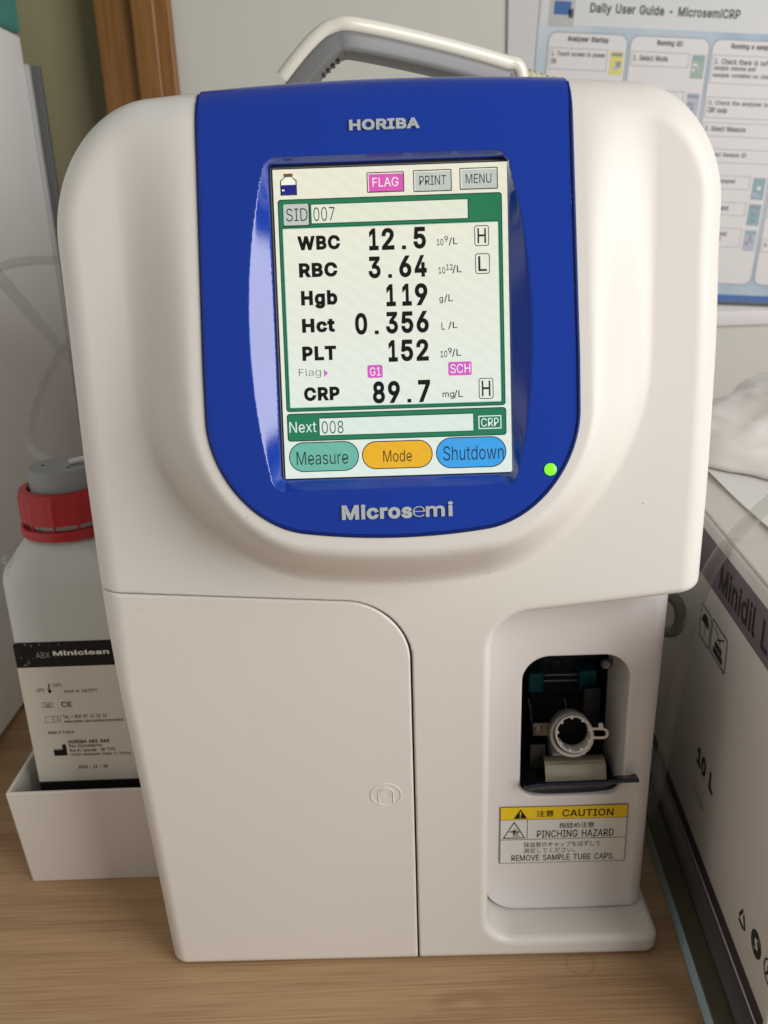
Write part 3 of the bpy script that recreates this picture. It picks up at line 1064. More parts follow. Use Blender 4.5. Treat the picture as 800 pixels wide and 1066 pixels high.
def button(tl, br, fill, label, ttl, tbr, ink, r=.4, name='touch_button', bold=0., hi=True):
    p = SCV.part()
    R = SCV.rect(tl, br)
    p.rr(R, r, 1, 0)
    g = .42
    R2 = (R[0] + g, R[1] + g, R[2] - g, R[3] - g)
    p.rr(R2, max(r - g, 0), 2, 1)
    if hi:
        p.line((R2[0], R2[3] - .2), (R2[2], R2[3] - .2), .35, 3, 3)
        p.line((R2[0] + .2, R2[1]), (R2[0] + .2, R2[3]), .35, 3, 3)
    p.text(label, SCV.rect(ttl, tbr), bold, 4, 2)
    return p.done(name, [L_INK2, fill, ink, L_WHITE], scr)


button(A_(595, 130), B_(113, 236), L_PINK, 'FLAG', A_(628, 160), B_(80, 206), L_WHITE)
button(B_(160, 118), B_(377, 232), L_GREY, 'PRINT', B_(195, 150), B_(345, 197), L_INK2)
button(B_(417, 106), B_(632, 220), L_GREY, 'MENU', B_(452, 140), B_(595, 188), L_INK2)

# results panel
p = SCV.part()
RG = SCV.rect(A_(100, 282), F_(678, 247))
p.rr(RG, 1.4, 1, 1)
p.rr((RG[0] + .4, RG[1] + .4, RG[2] - .4, RG[3] - .4), 1.2, 2, 0)
RC = SCV.rect(A_(132, 447), F_(652, 224))
p.rr((RC[0] - .7, RC[1] - .7, RC[2] + .7, RC[3] + .7), .3, 3, 1)
p.rr((RC[0] - .35, RC[1] - .35, RC[2] + .35, RC[3] + .35), .3, 4, 3)
p.rr(RC, 0, 5, 2)
p.done('results_panel', [L_GREEN, L_DGREEN, L_BG, L_TEAL], scr)

p = SCV.part()
R = SCV.rect(A_(288, 310), B_(465, 383))
p.rr((R[0] - .3, R[1] - .35, R[2] + .4, R[3] + .3), 0, 5, 1)
p.rr(R, 0, 6, 0)
p.text('007', SCV.rect(A_(300, 325), A_(420, 398)), -.004, 7, 2)
p.done('sample_field', [L_FIELD, L_DGREEN, L_INK2], scr)
p = SCV.part()
R = SCV.rect(A_(128, 306), A_(284, 428))
p.rr(R, .5, 5, 1)
p.rr((R[0] + .3, R[1] + .5, R[2] - .5, R[3] - .2), .5, 6, 0)
p.text('SID', SCV.rect(A_(148, 332), A_(270, 400)), -.004, 7, 1)
p.done('sample_button', [L_GREY, L_INK2], scr)

rows = [('WBC', A_(210, 485), A_(452, 557), '12.5', A_(608, 442), B_(235, 553)),
        ('RBC', C_(220, 48), C_(438, 122), '3.64', C_(605, 12), D_(240, 122)),
        ('Hgb', C_(232, 203), C_(438, 297), '119', C_(705, 165), D_(245, 280)),
        ('Hct', C_(238, 358), C_(425, 430), '0.356', C_(532, 325), D_(252, 432)),
        ('PLT', C_(240, 512), C_(432, 585), '152', C_(718, 475), D_(252, 588)),
        ('CRP', E_(250, 152), E_(452, 222), '89.7', E_(632, 118), F_(262, 230))]
for n_, a, b, v_, c, d in rows:
    p = SCV.part()
    p.text(n_, SCV.rect(a, b), .045, 6, 0, spacing=1.04)
    p.done('result_name', L_INK, scr)
    p = SCV.part()
    p.mono(v_, SCV.rect(c, d), .032, 6, 0)
    p.done('result_value', L_INK, scr)


def unit(parts):
    p = SCV.part()
    for t, a, b in parts:
        p.text(t, SCV.rect(a, b), .008, 6, 0)
    p.done('unit_text', L_INK2, scr)


unit([('10', B_(293, 500), B_(330, 535)), ('9', B_(335, 484), B_(356, 516)), ('/L', B_(358, 492), B_(410, 534))])
unit([('10', D_(303, 69), D_(342, 105)), ('12', D_(346, 53), D_(383, 85)), ('/L', D_(379, 58), D_(432, 103))])
unit([('g', D_(308, 235), D_(330, 270)), ('/L', D_(334, 220), D_(384, 264))])
unit([('L', D_(320, 376), D_(340, 416)), ('/L', D_(357, 372), D_(410, 412))])
unit([('10', D_(315, 533), D_(354, 569)), ('9', D_(357, 517), D_(380, 549)), ('/L', D_(378, 523), D_(431, 566))])
unit([('mg', E_(1021, 178), E_(1086, 213)), ('/L', F_(390, 165), F_(442, 208))])


def alarm(tl, br, ch):
    p = SCV.part()
    R = SCV.rect(tl, br)
    p.frame(R, .35, 1.1, 6, 0)
    p.text(ch, (R[0] + 1.3, R[1] + 1.15, R[2] - 1.3, R[3] - 1.15), .008, 7, 0)
    p.done('alarm_box', L_INK2, scr)


alarm(B_(500, 425), B_(584, 537), 'H')
alarm(D_(505, -6), D_(589, 105), 'L')
alarm(F_(527, 98), F_(611, 211), 'H')

p = SCV.part()
p.text('Flag', SCV.rect(E_(222, 50), E_(346, 98)), -.01, 6, 0)
a = SCV.rect(E_(362, 52), E_(386, 92))
p.poly([(a[0], a[1]), (a[2], (a[1] + a[3]) / 2), (a[0], a[3])], 6, 1)
p.done('flag_text', [L_INK2, L_PINK], scr)
for t, a, b, ta, tb in (('G1', E_(603, 28), E_(690, 96), E_(618, 40), E_(678, 85)), ('SCH', F_(358, 9), F_(490, 80), F_(370, 21), F_(482, 68))):
    p = SCV.part()
    p.rr(SCV.rect(a, b), .8, 6, 0)
    p.text(t, SCV.rect(ta, tb), .0, 7, 1)
    p.done('flag_chip', [L_PINK, L_WHITE], scr)

p = SCV.part()
R = SCV.rect(E_(155, 300), F_(684, 412))
p.rr(R, 1.4, 1, 1)
p.rr((R[0] + .4, R[1] + .4, R[2] - .4, R[3] - .4), 1.2, 2, 0)
f_ = SCV.rect(E_(337, 325), F_(500, 388))
p.rr((f_[0] - .4, f_[1] - .3, f_[2] + .3, f_[3] + .4), 0, 3, 1)
p.rr(f_, 0, 4, 2)
p.text('Next', SCV.rect(E_(170, 345), E_(322, 400)), -.004, 4, 3)
p.text('008', SCV.rect(E_(350, 340), E_(473, 405)), -.004, 5, 4)
b_ = SCV.rect(F_(527, 307), F_(655, 376))
p.frame(b_, .4, 0, 4, 3)
p.text('CRP', SCV.rect(F_(542, 320), F_(640, 364)), .0, 4, 3)
p.done('next_sample_bar', [L_GREEN, L_DGREEN, L_FIELD, L_WHITE, L_INK2], scr)

button(E_(165, 460), E_(562, 612), L_TEAL, 'Measure', E_(210, 512), E_(500, 575), L_INK2, r=9, bold=-.002, hi=False)
button(E_(572, 452), F_(277, 594), L_ORANGE, 'Mode', E_(692, 502), F_(160, 560), L_INK2, r=9, bold=-.002, hi=False)
button(F_(290, 430), F_(685, 588), L_SKY, 'Shutdown', F_(332, 477), F_(668, 545), L_INK2, r=9, bold=-.002, hi=False)

# ------------------------------------------------------------------ inside the sampling bay
DARK = mat('bay_dark', (.013, .014, .016), rough=.5, vary=.4, vscale=60)
STEEL = mat('bracket_steel', (.50, .45, .33), rough=.35, metal=.6, vary=.25, vscale=70)
TEALB = mat('teal_block', (.02, .20, .21), rough=.45)
RINGW = mat('holder_white', (.72, .67, .63), rough=.45)
LEVER = mat('dark_blue_lever', (.008, .012, .032), rough=.14, spec=.5, coat=.25)
mb = MB()
mb.box((62, 112, -321), (146, 116, -200))
mb.box((61.5, 28, -318), (64, 112, -207))
mb.box((130, 64, -318), (134, 112, -200))
mb.box((64, 28, -321), (129, 112, -317.6))
mb.box((64, 28, -208), (129, 112, -206))
mb.build('bay_liner', DARK, bay, smooth=False)


def bx(name, a, b, Y0, Y1, m, r=.6, parent=None):
    p0, p1 = at(a[0], a[1], Y0), at(b[0], b[1], Y0)
    q = MB()
    q.box((p0[0], Y0, p1[2]), (p1[0], Y1, p0[2]), r=r)
    return q.build(name, m, parent or bay)


for a, b in (((549, 701), (564, 720)), ((602, 698), (619, 718))):
    bx('teal_block', a, b, 84, 100, TEALB, 1.)
cp = mat('carriage_dark', (.10, .10, .105), rough=.42, spec=.4, vary=.5, vscale=90)
bx('carriage_plate', (551, 684), (624, 775), 101, 104, cp, .8)
mb = MB()
for (hx, hy, hr) in ((577, 691, 4.2), (586, 721, 1.6), (579, 722, 1.1), (592, 722, 1.1)):
    q = at(hx, hy, 100.8)
    mb.tube([(q[0] + hr * math.cos(a), 100.8, q[2] + hr * math.sin(a)) for a in np.linspace(0, 2 * math.pi, 24, endpoint=False)], .45, n=8, closed=True)
mb.build('plate_holes', BLACK, bay)
bx('slide_rail', (606, 716), (622, 760), 70, 74, mat('rail_dark', (.05, .05, .055), rough=.35, metal=.4), .6)
mb = MB()
for (x0, y0, x1, y1) in ((548, 726, 551, 746), (551, 744, 552, 770), (608, 724, 611, 744), (586, 726, 588, 744), (565, 702, 602, 701), (564, 708, 602, 707)):
    mb.tube([at(x0, y0, 92), at((x0 + x1) / 2 + .5, (y0 + y1) / 2, 90), at(x1, y1, 92)], .5, n=8)
mb.build('sampling_wires', mat('wire_steel', (.6, .6, .6), rough=.4, metal=.3), bay)
tab = bx('screw_bracket', (554, 753), (575, 765), 52, 54, STEEL, .5)
bx('bent_bracket', (551, 775), (566, 802), 50, 51.5, mat('dull_steel', (.16, .15, .13), rough=.45, metal=.5, vary=.3, vscale=80), .5)
mb = MB()
pc = at(559, 758.5, 52)
mb.lathe(pc, [(2.4, 0), (2.4, 1.2), (1.9, 1.6), (1.5, 1.6), (1.2, .9), (.01, .9)], n=24, axis=(0, -1, 0), closed=False)
mb.build('screw', mat('screw_steel', (.5, .48, .44), rough=.3, metal=.8), tab)
mb = MB()
pc = at(629, 690, 55)
mb.lathe(pc, [(2.8, -3), (2.8, .6), (2.1, 1.0), (1.4, 1.0), (1.1, .3), (.01, .3)], n=28, axis=(-.5, -.7, .4), closed=False)
mb.build('screw', mat('screw_dull', (.25, .24, .23), rough=.4, metal=.6), bay)

# tube holder: outer collar, inner ring with teeth, deep dark bore, looped tab
AX = Vector((-.12, -.86, .40)).normalized()
hc = Vector(at(594.5, 764.5, 36))
mb = MB()
mb.lathe(hc, [(10.3, -22), (12.3, -22), (12.6, -1.2), (12.0, .0), (10.8, .0), (10.3, -1)], n=64, axis=AX)
hld = mb.build('tube_holder', RINGW, bay)
hc2 = Vector(at(596.5, 763, 33))
mb = MB()
mb.lathe(hc2, [(9.4, -20), (10.6, -20), (10.6, .2), (10.3, .8), (9.7, .8), (9.4, .2)], n=64, axis=AX)
X0 = Vector((1, 0, 0))
X0 = (X0 - AX * X0.dot(AX)).normalized()
Y0_ = AX.cross(X0)
for k in range(9):
    th = 2 * math.pi * (k + .35) / 9
    d = X0 * math.cos(th) + Y0_ * math.sin(th)
    mb.tube([hc2 + d * 9.6 - AX * 18, hc2 + d * 9.2 + AX * .3, hc2 + d * 9.2 + AX * .8], [.8, .95, .7], n=10)
mb.build('toothed_ring', RINGW, hld)
mb = MB()
mb.lathe(hc2, [(9.3, -24), (9.3, -1.5)], n=48, axis=AX, closed=False)
mb2 = MB()
mb2.lathe(hc, [(.01, -25), (10.2, -25)], n=48, axis=AX, closed=False)
mb2.build('bore_floor', DARK, hld)
mb = MB()
lp = [(0, -2.1), (6, -2.1), (8.0, -1.3), (8.6, .3), (8.0, 1.9), (6, 2.7), (0, 2.9)]
base = hc2 + X0 * 10.0
mb.tube([base + X0 * u + Y0_ * v for u, v in catmull([(a, b, 0) for a, b in lp], 6) for _ in [0]] if False else
        [base + X0 * q[0] + Y0_ * q[1] for q in catmull([(a, b, 0) for a, b in lp], 6)], .75, n=10)
mb.tube([base + X0 * 5.2 + Y0_ * 2.6, base + X0 * 5.2 + Y0_ * 5.6, base + X0 * 5.2 + Y0_ * 6.1], [1.4, 1.4, .9], n=14)
mb.build('ring_tab', RINGW, hld)
bx('holder_base', (574, 784), (608, 795), 46, 66, RINGW, 1.)

# bent steel plate under the holder
mb = MB()
a, b = at(566, 792, 40), at(629, 789, 40)
c, d = at(567, 811, 34), at(631, 807, 34)
zt, zb = a[2], c[2]
xl, xr = a[0], b[0]
prof = [(46, zt - .2), (43, zt + .3), (41, zt - .2), (39.6, zt - 1.6), (34.5, zb - 4), (33.7, zb - 4.2), (38.8, zt - 1.9), (40.5, zt - .9), (43, zt - .5), (46, zt - 1.)]
V = [(x, y, z) for x in (xl, xr) for y, z in prof]
n = len(prof)
mb.add(V, [(i, (i + 1) % n, n + (i + 1) % n, n + i) for i in range(n)] + [tuple(range(n - 1, -1, -1)), tuple(range(n, 2 * n))])
mb.build('steel_plate', STEEL, bay)

# dark blue finger lever: a thin blade at the top and a scooped body below
mb = MB()
tl, tr = at(553, 814.5, 15), at(664, 809, 15)
bl_ = at(600, 828, 17)
nx = 40
ring = []
for i in range(nx + 1):
    t = i / nx
    x = tl[0] - 3.5 + (tr[0] - tl[0] + 3.5) * t
    zt = tl[2] + (tr[2] - tl[2]) * t + (-1.8 * (1 - sstep(np.array(t / .12))) if t < .12 else 0)
    tb = min(t / .83, 1.)
    hh = 9.5 * (max(0., 1 - abs(2 * tb - 1) ** 5)) ** .5 if t < .83 else 0
    hh = max(hh, 2.8)
    if t > .97:
        hh = 1.5
    yf = 13.
    pr = [(yf + 2.6, zt + .1), (yf + 1.8, zt + .25), (yf + .6, zt), (yf, zt - .8), (yf + 1.2, zt - 1.6), (yf + 3.5, zt - hh * .5), (yf + 4.5, zt - hh), (yf + 7, zt - hh - .2), (yf + 8, zt - hh * .6)]
    ring.append([(x, float(y), float(z)) for y, z in pr])
V = [q for r_ in ring for q in r_]
n = len(ring[0])
Fc = [(i * n + k, i * n + (k + 1) % n, (i + 1) * n + (k + 1) % n, (i + 1) * n + k) for i in range(nx) for k in range(n)]
Fc += [tuple(range(n - 1, -1, -1)), tuple(nx * n + k for k in range(n))]
mb.add(V, Fc)
mb.build('finger_lever', LEVER, bay, sharp=50)

# caution label
KV = Canvas((95, 21.36, -330), (1, 0, 0), (0, -1, 0), step=.05)


def K_(X, Y): return (510 + X / 5., 825 + Y / 5.)


YEL = mat('label_yellow', (.84, .60, .02), rough=.35)
LBW = mat('label_white', (.74, .75, .71), rough=.35, vary=.05, vscale=60)
p = KV.part()
R = KV.rect(K_(52, 74), K_(695, 344))
u0, v0, u1, v1 = R
H = v1 - v0
ya, yb = v1 - H * .225, v1 - H * .575
p.rr(R, .2, 1, 0)
g = .35
p.rr((u0 + g, ya + .15, u1 - g, v1 - g), 0, 2, 1)
p.rr((u0 + g, yb + .2, u1 - g, ya - .15), 0, 2, 2)
p.rr((u0 + g, v0 + g, u1 - g, yb - .2), 0, 2, 2)
xd = KV.uv(*K_(192, 190))[0]
p.line((xd, yb), (xd, ya), .35, 3, 0)
t_ = KV.rect(K_(122, 83), K_(192, 131))
mx = (t_[0] + t_[2]) / 2
p.poly([(t_[0], t_[1]), (t_[2], t_[1]), (mx, t_[3])], 3, 0)
hh = t_[3] - t_[1]
p.poly([(mx - .3, t_[1] + hh * .32), (mx + .3, t_[1] + hh * .32), (mx + .5, t_[1] + hh * .72), (mx - .5, t_[1] + hh * .72)], 4, 1)
p.disc(mx, t_[1] + hh * .17, .45, 4, 1)
t_ = KV.rect(K_(65, 149), K_(182, 233))
mx = (t_[0] + t_[2]) / 2
tri = [(t_[0], t_[1]), (t_[2], t_[1]), (mx, t_[3])]
cx, cy = mx, t_[1] + (t_[3] - t_[1]) / 3
p.ring(tri, [(cx + (x - cx) * .84, cy + (y - cy) * .84) for x, y in tri], 3, 0)
hu, hv = (t_[2] - t_[0]), (t_[3] - t_[1])
for (a, b, w_) in (((.30, .40), (.55, .40), .9), ((.55, .42), (.72, .42), .5), ((.55, .30), (.70, .30), .5), ((.55, .36), (.74, .36), .5), ((.48, .44), (.60, .56), .6), ((.50, .20), (.50, .50), 1.1), ((.44, .14), (.78, .14), .45), ((.58, .24), (.66, .18), .6)):
    p.line((t_[0] + hu * a[0], t_[1] + hv * a[1]), (t_[0] + hu * b[0], t_[1] + hv * b[1]), w_, 3, 0)
for s_, a, b, bo in (('注意', K_(240, 88), K_(330, 118), .012), ('CAUTION', K_(375, 82), K_(638, 110), .012), ('指詰め注意', K_(358, 150), K_(538, 172), .006),
                     ('PINCHING HAZARD', K_(243, 192), K_(638, 216), .008), ('採血管のキャップをはずして', K_(174, 254), K_(570, 267), .0),
                     ('測定してください。', K_(174, 285), K_(438, 302), .0), ('REMOVE SAMPLE TUBE CAPS.', K_(110, 322), K_(640, 334), .008)):
    p.text(s_, KV.rect(a, b), bo, 4, 0)
p.done('caution_label', [INK, YEL, LBW], bay)

# ------------------------------------------------------------------ carrying handle
path = catmull([at(280, 110, 120), at(298, 82, 118), at(325, 49, 116), at(345, 34, 116), at(372, 33.5, 118), at(450, 51, 134), at(518, 70, 150), at(533, 78, 154), (80, 159, 52), (81, 161, 36)], 10)
path = [np.array(q) for q in path]


def sweep(path, prof, name, m, parent):
    V, n = [], len(prof)
    for i, p_ in enumerate(path):
        t = path[min(i + 1, len(path) - 1)] - path[max(i - 1, 0)]
        t = t / np.linalg.norm(t)
        dpt_ = np.array([.0, 1., 0]) - t * t[1]
        dpt_ /= np.linalg.norm(dpt_)
        up = np.cross(t, dpt_)
        if up[2] < 0 and abs(up[2]) > .05:
            up = -up
        for (a, b) in prof:
            V.append(p_ + dpt_ * a + up * -b if False else p_ + dpt_ * a + up * b)
    F = [(i * n + k, i * n + (k + 1) % n, (i + 1) * n + (k + 1) % n, (i + 1) * n + k) for i in range(len(path) - 1) for k in range(n)]
    F += [tuple(range(n - 1, -1, -1)), tuple((len(path) - 1) * n + k for k in range(n))]
    return mk(name, V, F, m, parent, smooth=True, sharp=50)


def rprof(x0, x1, y0, y1, r):
    out = []
    for cx, cy, a0 in ((x1 - r, y0 + r, -90), (x1 - r, y1 - r, 0), (x0 + r, y1 - r, 90), (x0 + r, y0 + r, 180)):
        for k in range(6):
            a = math.radians(a0 + 90 * k / 5)
            out.append((cx + r * math.cos(a), cy + r * math.sin(a)))
    return out


hd = sweep(path, rprof(1, 30, -9.5, 1.0, 3.0), 'handle', HGREY, an)
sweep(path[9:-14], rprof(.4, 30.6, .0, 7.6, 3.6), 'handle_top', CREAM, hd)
mb = MB()
for k in range(4):
    q = at(333 + k * 5.0, 78 - k * 4.8, 134)
    mb.box((q[0] - 1.3, q[1] - 5, q[2] - .5), (q[0] + 1.3, q[1] + 6, q[2] + .6), r=.4)
mb.build('grip_slots', BLACK, hd)

# ------------------------------------------------------------------ counter and walls
def wood(name, c1, c2, c3, scale, knots, axis='X', rough=.45, stains=()):
    m = bpy.data.materials.new(name)
    m.use_nodes = True
    nt = m.node_tree
    L = nt.links
    b = nt.nodes['Principled BSDF']
    b.inputs['Roughness'].default_value = rough
    b.inputs['Specular IOR Level'].default_value = .35
    tc = nt.nodes.new('ShaderNodeTexCoord')
    mp = nt.nodes.new('ShaderNodeMapping')
    L.new(tc.outputs['Object'], mp.inputs['Vector'])
    st = {'X': (1.6, 16, 16), 'Z': (16, 16, 1.2)}[axis]
    mp.inputs['Scale'].default_value = tuple(s * scale for s in st)
    big = nt.nodes.new('ShaderNodeTexNoise')
    big.inputs['Scale'].default_value = 1.1
    big.inputs['Detail'].default_value = 3
    big.inputs['Distortion'].default_value = .6
    L.new(mp.outputs['Vector'], big.inputs['Vector'])
    val = big.outputs['Fac']
    # knots bend the grain and make rings
    for (kx, ky, kr) in knots:
        d = nt.nodes.new('ShaderNodeVectorMath')
        d.operation = 'DISTANCE'
        sc = nt.nodes.new('ShaderNodeVectorMath')
        sc.operation = 'MULTIPLY'
        sc.inputs[1].default_value = (.45, 1, 0)
        L.new(tc.outputs['Object'], sc.inputs[0])
        L.new(sc.outputs[0], d.inputs[0])
        d.inputs[1].default_value = (kx * .45, ky, 0)
        mr = nt.nodes.new('ShaderNodeMapRange')
        mr.interpolation_type = 'SMOOTHSTEP'
        mr.inputs['From Min'].default_value = 0
        mr.inputs['From Max'].default_value = kr
        mr.inputs['To Min'].default_value = .16
        mr.inputs['To Max'].default_value = 0
        L.new(d.outputs['Value'], mr.inputs['Value'])
        ad = nt.nodes.new('ShaderNodeMath')
        L.new(val, ad.inputs[0])
        L.new(mr.outputs['Result'], ad.inputs[1])
        val = ad.outputs[0]
    mu = nt.nodes.new('ShaderNodeMath')
    mu.operation = 'MULTIPLY'
    mu.inputs[1].default_value = 22 if axis == 'X' else 9
    L.new(val, mu.inputs[0])
    sn = nt.nodes.new('ShaderNodeMath')
    sn.operation = 'SINE'
    L.new(mu.outputs[0], sn.inputs[0])
    fine = nt.nodes.new('ShaderNodeTexNoise')
    mp2 = nt.nodes.new('ShaderNodeMapping')
    st2 = {'X': (13, 800, 800), 'Z': (260, 260, 9)}[axis]
    mp2.inputs['Scale'].default_value = tuple(s * scale for s in st2)
    L.new(tc.outputs['Object'], mp2.inputs['Vector'])
    L.new(mp2.outputs['Vector'], fine.inputs['Vector'])
    fine.inputs['Scale'].default_value = 1
    fine.inputs['Detail'].default_value = 5
    m1 = nt.nodes.new('ShaderNodeMapRange')
    m1.inputs['From Min'].default_value = -1
    m1.inputs['To Min'].default_value = .0
    m1.inputs['To Max'].default_value = .24
    L.new(sn.outputs[0], m1.inputs['Value'])
    a2 = nt.nodes.new('ShaderNodeMath')
    a2.operation = 'MULTIPLY_ADD'
    L.new(fine.outputs['Fac'], a2.inputs[0])
    a2.inputs[1].default_value = 1.15 if axis == 'X' else .9
    L.new(m1.outputs['Result'], a2.inputs[2])
    cr = nt.nodes.new('ShaderNodeValToRGB')
    cr.color_ramp.elements[0].position = .3
    cr.color_ramp.elements[0].color = (*c1, 1)
    cr.color_ramp.elements[1].position = .9
    cr.color_ramp.elements[1].color = (*c3, 1)
    e = cr.color_ramp.elements.new(.55)
    e.color = (*c2, 1)
    L.new(a2.outputs[0], cr.inputs['Fac'])
    col = cr.outputs['Color']
    for (sx_, sy_, sr_) in stains:      # a ring left by a wet cup
        d = nt.nodes.new('ShaderNodeVectorMath')
        d.operation = 'DISTANCE'
        d.inputs[1].default_value = (sx_, sy_, 0)
        L.new(tc.outputs['Object'], d.inputs[0])
        ab = nt.nodes.new('ShaderNodeMath')
        ab.operation = 'SUBTRACT'
        L.new(d.outputs['Value'], ab.inputs[0])
        ab.inputs[1].default_value = sr_
        ab2 = nt.nodes.new('ShaderNodeMath')
        ab2.operation = 'ABSOLUTE'
        L.new(ab.outputs[0], ab2.inputs[0])
        mr = nt.nodes.new('ShaderNodeMapRange')
        mr.inputs['From Max'].default_value = .0011
        mr.inputs['To Min'].default_value = .24
        mr.inputs['To Max'].default_value = 0
        L.new(ab2.outputs[0], mr.inputs['Value'])
        mx = nt.nodes.new('ShaderNodeMix')
        mx.data_type = 'RGBA'
        mx.inputs[7].default_value = (.10, .055, .025, 1)
        L.new(mr.outputs['Result'], mx.inputs[0])
        L.new(col, mx.inputs[6])
        col = mx.outputs[2]
    L.new(col, b.inputs['Base Color'])
    bp = nt.nodes.new('ShaderNodeBump')
    bp.inputs['Strength'].default_value = .12
    bp.inputs['Distance'].default_value = .0003
    L.new(fine.outputs['Fac'], bp.inputs['Height'])
    L.new(bp.outputs['Normal'], b.inputs['Normal'])
    return m


COUNTER = wood('beech_laminate', (.47, .315, .18), (.41, .265, .145), (.29, .175, .09), 1.0,
               [(.036, -.029, .011), (-.12, -.05, .02)], stains=[(.104, -.006, .0078)])
PINE = wood('varnished_pine', (.27, .125, .036), (.215, .095, .025), (.13, .052, .013), 1.3, [], 'Z', .3)
mb = MB()
mb.box((-900, -560, -440), (900, 600, -412))
o = mb.build('counter_top', COUNTER, None, smooth=False, origin=(0, 0, -412))
tag(o, 'pale wood-grain worktop under the analyser', 'worktop', kind='structure')
WALLM = mat('wall_paint', (.61, .60, .55), rough=.85, bump=.3, bscale=500, vary=.08, vscale=6)
OLIVE = mat('olive_wall', (.34, .31, .18), rough=.85, bump=.3, bscale=500, vary=.12, vscale=5)  # darker and more olive than the wall behind the analyser
mb = MB()
mb.box((-205, 600, -1200), (1100, 660, 900))
o = mb.build('wall', WALLM, None, smooth=False)
tag(o, 'painted grey beige wall behind the analyser', 'wall', kind='structure')
mb = MB()
mb.box((-1300, 640, -1200), (-205, 700, 900))
o = mb.build('wall', OLIVE, None, smooth=False)
tag(o, 'olive wall left of the wooden frame', 'wall', kind='structure')

fr = empty('door_frame', (-240, 600, -412), 'brown varnished wooden door frame upright in front of the back wall', 'door frame')
mb = MB()
mb.box((-274, 596, -412), (-234, 645, 700), r=2)
mb.build('jamb', PINE, fr)
mb = MB()
mb.box((-235, 584, -412), (-210, 640, 700), r=3)
mb.build('architrave', PINE, fr)
mb = MB()
mb.box((-212.5, 588, -412), (-196, 612, 700), r=2.5)
mb.build('edge_bead', PINE, fr)

# ------------------------------------------------------------------ noticeboard and poster
BOARD = mat('board_white', (.62, .61, .62), rough=.5, vary=.04, vscale=6)
nb = empty('noticeboard', (450, 595, -134), 'white noticeboard on the wall behind the analyser', 'noticeboard')
mb = MB()
mb.box((143, 596, -118), (900, 600, 420), r=1)
mb.build('board', BOARD, nb)
mb = MB()
mb.box((142.5, 594, -134), (900, 600.5, -117), r=1.5)
mb.build('board_rail', mat('rail_white', (.66, .64, .65), rough=.4), nb)

ROT = -.072
PV = Canvas((185, 595.0, 169), (math.cos(ROT), 0, math.sin(ROT)), (0, -1, 0), step=.12)


def Z4(X, Y): return (560 + X * .3, Y * .3)
def Z8(X, Y): return (730 + X / 4.63, 100 + Y / 4.63)


PAPER = bpy.data.materials.new('poster_print')
PAPER.use_nodes = True
nt = PAPER.node_tree
b = nt.nodes['Principled BSDF']
b.inputs['Roughness'].default_value = .45
tc = nt.nodes.new('ShaderNodeTexCoord')
ns = nt.nodes.new('ShaderNodeTexNoise')
ns.inputs['Scale'].default_value = 9
nt.links.new(tc.outputs['Object'], ns.inputs['Vector'])
cr = nt.nodes.new('ShaderNodeValToRGB')
cr.color_ramp.elements[0].position = .35
cr.color_ramp.elements[0].color = (.50, .56, .60, 1)
cr.color_ramp.elements[1].position = .65
cr.color_ramp.elements[1].color = (.24, .36, .47, 1)
nt.links.new(ns.outputs['Fac'], cr.inputs['Fac'])
nt.links.new(cr.outputs['Color'], b.inputs['Base Color'])

po = empty('wall_poster', (300, 586, -110), 'printed daily user guide poster with columns of step boxes on the noticeboard', 'poster')
mb = MB()
tl = PV.uv(563, 2)
R = (tl[0], PV.uv(756, 318)[1], tl[0] + 560, PV.uv(615, -30)[1])
P_ = [PV.P(u, v, h) for h in (-.4, 0) for u, v in ((R[0], R[1]), (R[2], R[1]), (R[2], R[3]), (R[0], R[3]))]
mb.add(P_, [(0, 3, 2, 1), (4, 5, 6, 7), (0, 1, 5, 4), (1, 2, 6, 5), (2, 3, 7, 6), (3, 0, 4, 7)])
mb.build('poster_sheet', PAPER, po, smooth=False)
PW = mat('print_white', (.64, .62, .62), rough=.45)
PG = mat('print_grey', (.22, .25, .28), rough=.45)
PK = mat('print_black', (.05, .05, .055), rough=.45)
PBL = mat('print_blue', (.02, .10, .33), rough=.4)
PY = mat('print_yellow', (.62, .56, .14), rough=.45)
PRD = mat('print_red', (.55, .09, .04), rough=.45)
PTE = mat('print_teal', (.20, .33, .37), rough=.45)
POR = mat('print_orange', (.45, .30, .20), rough=.45)
PLI = mat('print_lilac', (.40, .40, .52), rough=.45)
PGN = mat('print_green', (.28, .36, .29), rough=.45)
p = PV.part()
hb = PV.rect((563, -25), (840, 24))
p.rr((R[0] + 2, PV.uv(572, 25)[1], R[2] - 2, R[3] - 2), 0, 1, 0)
p.done('heading_band', mat('print_pale', (.58, .59, .60), rough=.45), po)
p = PV.part()
V0 = PV.uv(615.5, 2)
V1 = PV.uv(772, 10)
w_ = V1[0] - V0[0]
p.text('Daily User Guide - MicrosemiCRP', (V0[0], V0[1] - 11.2, V0[0] + w_, V0[1] - .2), .03, 2, 0)
p.done('heading', PK, po)
# printed picture at the top left
p = PV.part()
a = PV.rect((574, -14), (597, 28))
p.rr(a, 0, 2, 0)
p.rr((a[0] + 5, a[3] - 24, a[2] - 4, a[3] - 12), 1, 3, 1)
p.rr((a[2] - 6, a[1] + 8, a[2] - 1, a[1] + 16), .5, 3, 2)
p.done('printed_picture', [mat('print_machine', (.42, .43, .42), rough=.45), PBL, PK], po)

c1 = PV.uv(571.5, 32)
cb = PV.uv(790, 297)[1]
cw = PV.uv(655, 36)[0] - c1[0]
pitchx = PV.uv(657.5, 35)[0] - c1[0]
cards = []
for i in range(5):
    cu0 = c1[0] + pitchx * i
    p = PV.part()
    p.rr((cu0, cb, cu0 + cw, c1[1]), 9, 2, 0)
    p.rr((cu0 + .9, cb + .9, cu0 + cw - .9, c1[1] - .9), 8.2, 3, 1)
    cards.append((p, cu0))

